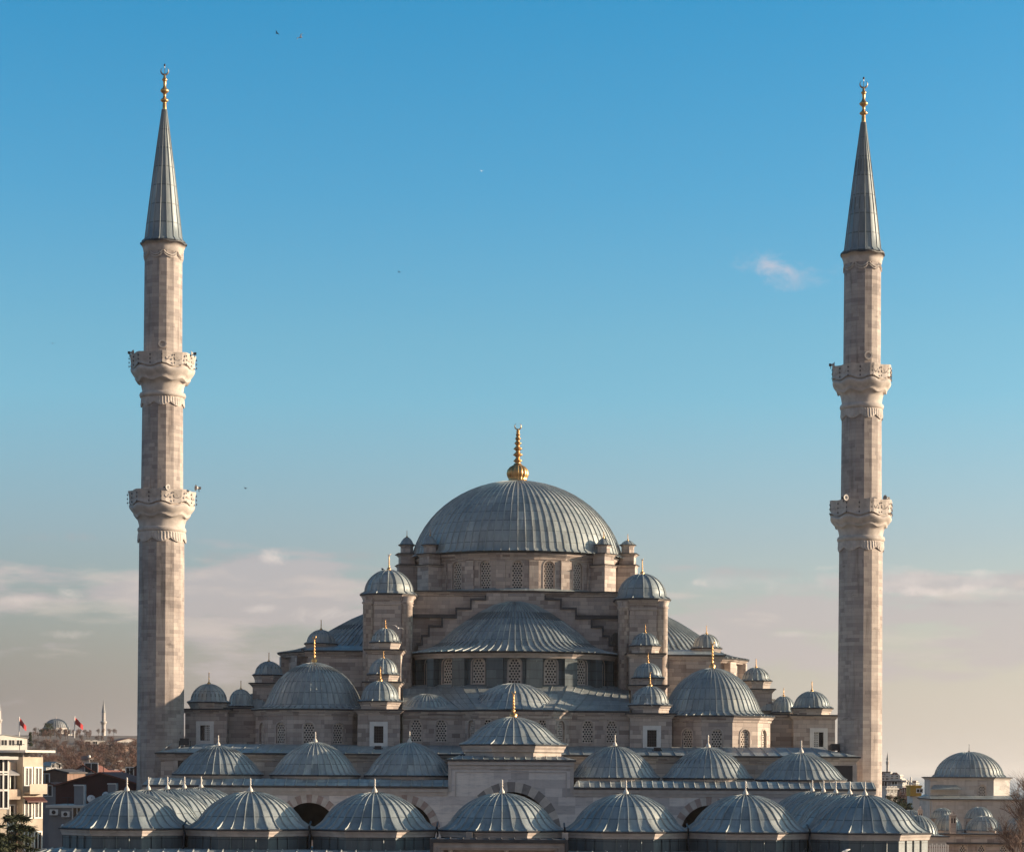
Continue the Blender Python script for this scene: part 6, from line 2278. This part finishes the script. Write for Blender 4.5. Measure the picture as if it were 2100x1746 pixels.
def conifer_meshes(seed, H, Rr):
    """spreading dark conifer: tiers of drooping boughs hung with needle sprays"""
    r = random.Random(seed)
    tb, cb = MB(), MB()
    tb.tube((0, 0, -0.3), (0, 0, H), H * 0.02, 7, H * 0.003)
    z = H * 0.18
    while z < H * 0.98:
        f = 1 - z / H
        for _ in range(6):
            a = r.uniform(0, 2 * PI)
            L = Rr * (f ** 0.75) * r.uniform(0.7, 1.15) + 0.25
            d = Vector((math.cos(a), math.sin(a), 0))
            prev = Vector((0, 0, z))
            for q in range(1, 7):
                g = q / 6
                p = Vector((0, 0, z)) + d * L * g + Vector((0, 0, 0.12 * L * g - 0.30 * L * g * g + r.uniform(-.05, .05)))
                tb.tube(prev, p, 0.05 * (1.1 - g) + 0.006, 3)
                for _ in range(26):
                    v = (d * r.uniform(0.0, 0.8) + Vector((r.uniform(-1, 1), r.uniform(-1, 1), r.uniform(-0.9, 0.35)))).normalized()
                    s = v.cross(Vector((r.uniform(-1, 1), r.uniform(-1, 1), r.uniform(-1, 1)))).normalized() * 0.028
                    o = prev + (p - prev) * r.random()
                    e = o + v * r.uniform(0.15, 0.42)
                    cb.face([o - s, o + s, e + s * .5, e - s * .5])
                prev = p
        z += H * 0.045
    return tb.mesh('trunk'), cb.mesh('crown')
con = conifer_meshes(5, 11.0, 3.6)
p = W(34, 1652, 152)
plant('conifer', con, (BARK, NEEDLE), (p.x, 152, p.z - 14.0), 1.28, 0.4, 'dark spreading conifer in the nearest left corner', 'tree')
p = W(-22, 1672, 146)
plant('conifer', con, (BARK, NEEDLE), (p.x, 146, p.z - 13.0), 1.2, 2.0, 'dark conifer cut by the left picture edge, beside the taller one', 'tree')
cy = leafy(9, 9, 1.3, 1500, 0.5, True)
x = Xp(62, 1530, 690)
plant('cypress', cy, (BARK, LEAFG), (x, 690, Z(62, 1534, 690)), 0.55, 0, 'slim dark cypress left of the far domed mosque', 'tree')
ev = [leafy(s, 6, 3.0, 1500, 0.42, False) for s in (21, 22)]
for px, yb, d, s, lb in ((96, 1516, 1080, 1.25, 'dark evergreen tree at the left shoulder of the far mosque'),
                         (1840, 1664, 330, 0.36, 'dark green tree below the small white house by the sea'),
                         (1818, 1652, 350, 0.26, 'small dark green tree touching the right minaret edge'),
                         (1852, 1664, 345, 0.33, 'dark green bush-like tree left of the ochre house'),
                         (1866, 1668, 320, 0.24, 'low green tree under the ochre house')):
    x = Xp(px, yb, d)
    plant('evergreen_tree', ev[int(px) % 2], (BARK, LEAFG), (x, d, Z(px, yb, d)), s, px, lb, 'tree')
for px, yt_, d, s, lb in ((1856, 1624, 400, 0.42, 'bare brown tree between the small white house and the ochre house'), (1861, 1630, 390, 0.36, 'small bare tree against the ochre storey'), (1826, 1631, 380, 0.36, 'small bare tree below the sunlit white house')):
    x = Xp(px, yt_, d)
    plant('bare_tree', FARB[int(px) % 4], (BARK, TWIG), (x, d, Z(px, yt_, d) - 8.5 * s), s, px, lb, 'tree')
near = bare_meshes(44, 15.0, 0.66, 1500, 0.014, 6)
for px, yt_, d, s, rz, lb in ((2118, 1592, 228, 1.0, 0.7, 'large bare tree at the right edge reaching over the library wall'), (2092, 1672, 214, 0.72, 2.9, 'lower bare tree at the right edge before the low domes')):
    x = Xp(px, yt_, d)
    plant('bare_tree', near, (BARK, TWIG), (x, d, Z(px, yt_, d) - 13.2 * s), s, rz, lb, 'tree')

# ------------------------------------------------------------------ haze over the city
hz = MB()
hz.box(-26000, 26000, -80, 52000, -64, 130)
HAZE = bpy.data.materials.new('thin_haze')
HAZE.use_nodes = True
nt = HAZE.node_tree
nt.nodes.clear()
o_ = nt.nodes.new('ShaderNodeOutputMaterial')
v_ = nt.nodes.new('ShaderNodeVolumePrincipled')
v_.inputs['Color'].default_value = (0.93, 0.91, 0.90, 1)
v_.inputs['Density'].default_value = 0.00005
v_.inputs['Anisotropy'].default_value = 0.2
nt.links.new(v_.outputs[0], o_.inputs['Volume'])
h_ = obj('haze', hz, HAZE)
h_['kind'] = 'stuff'
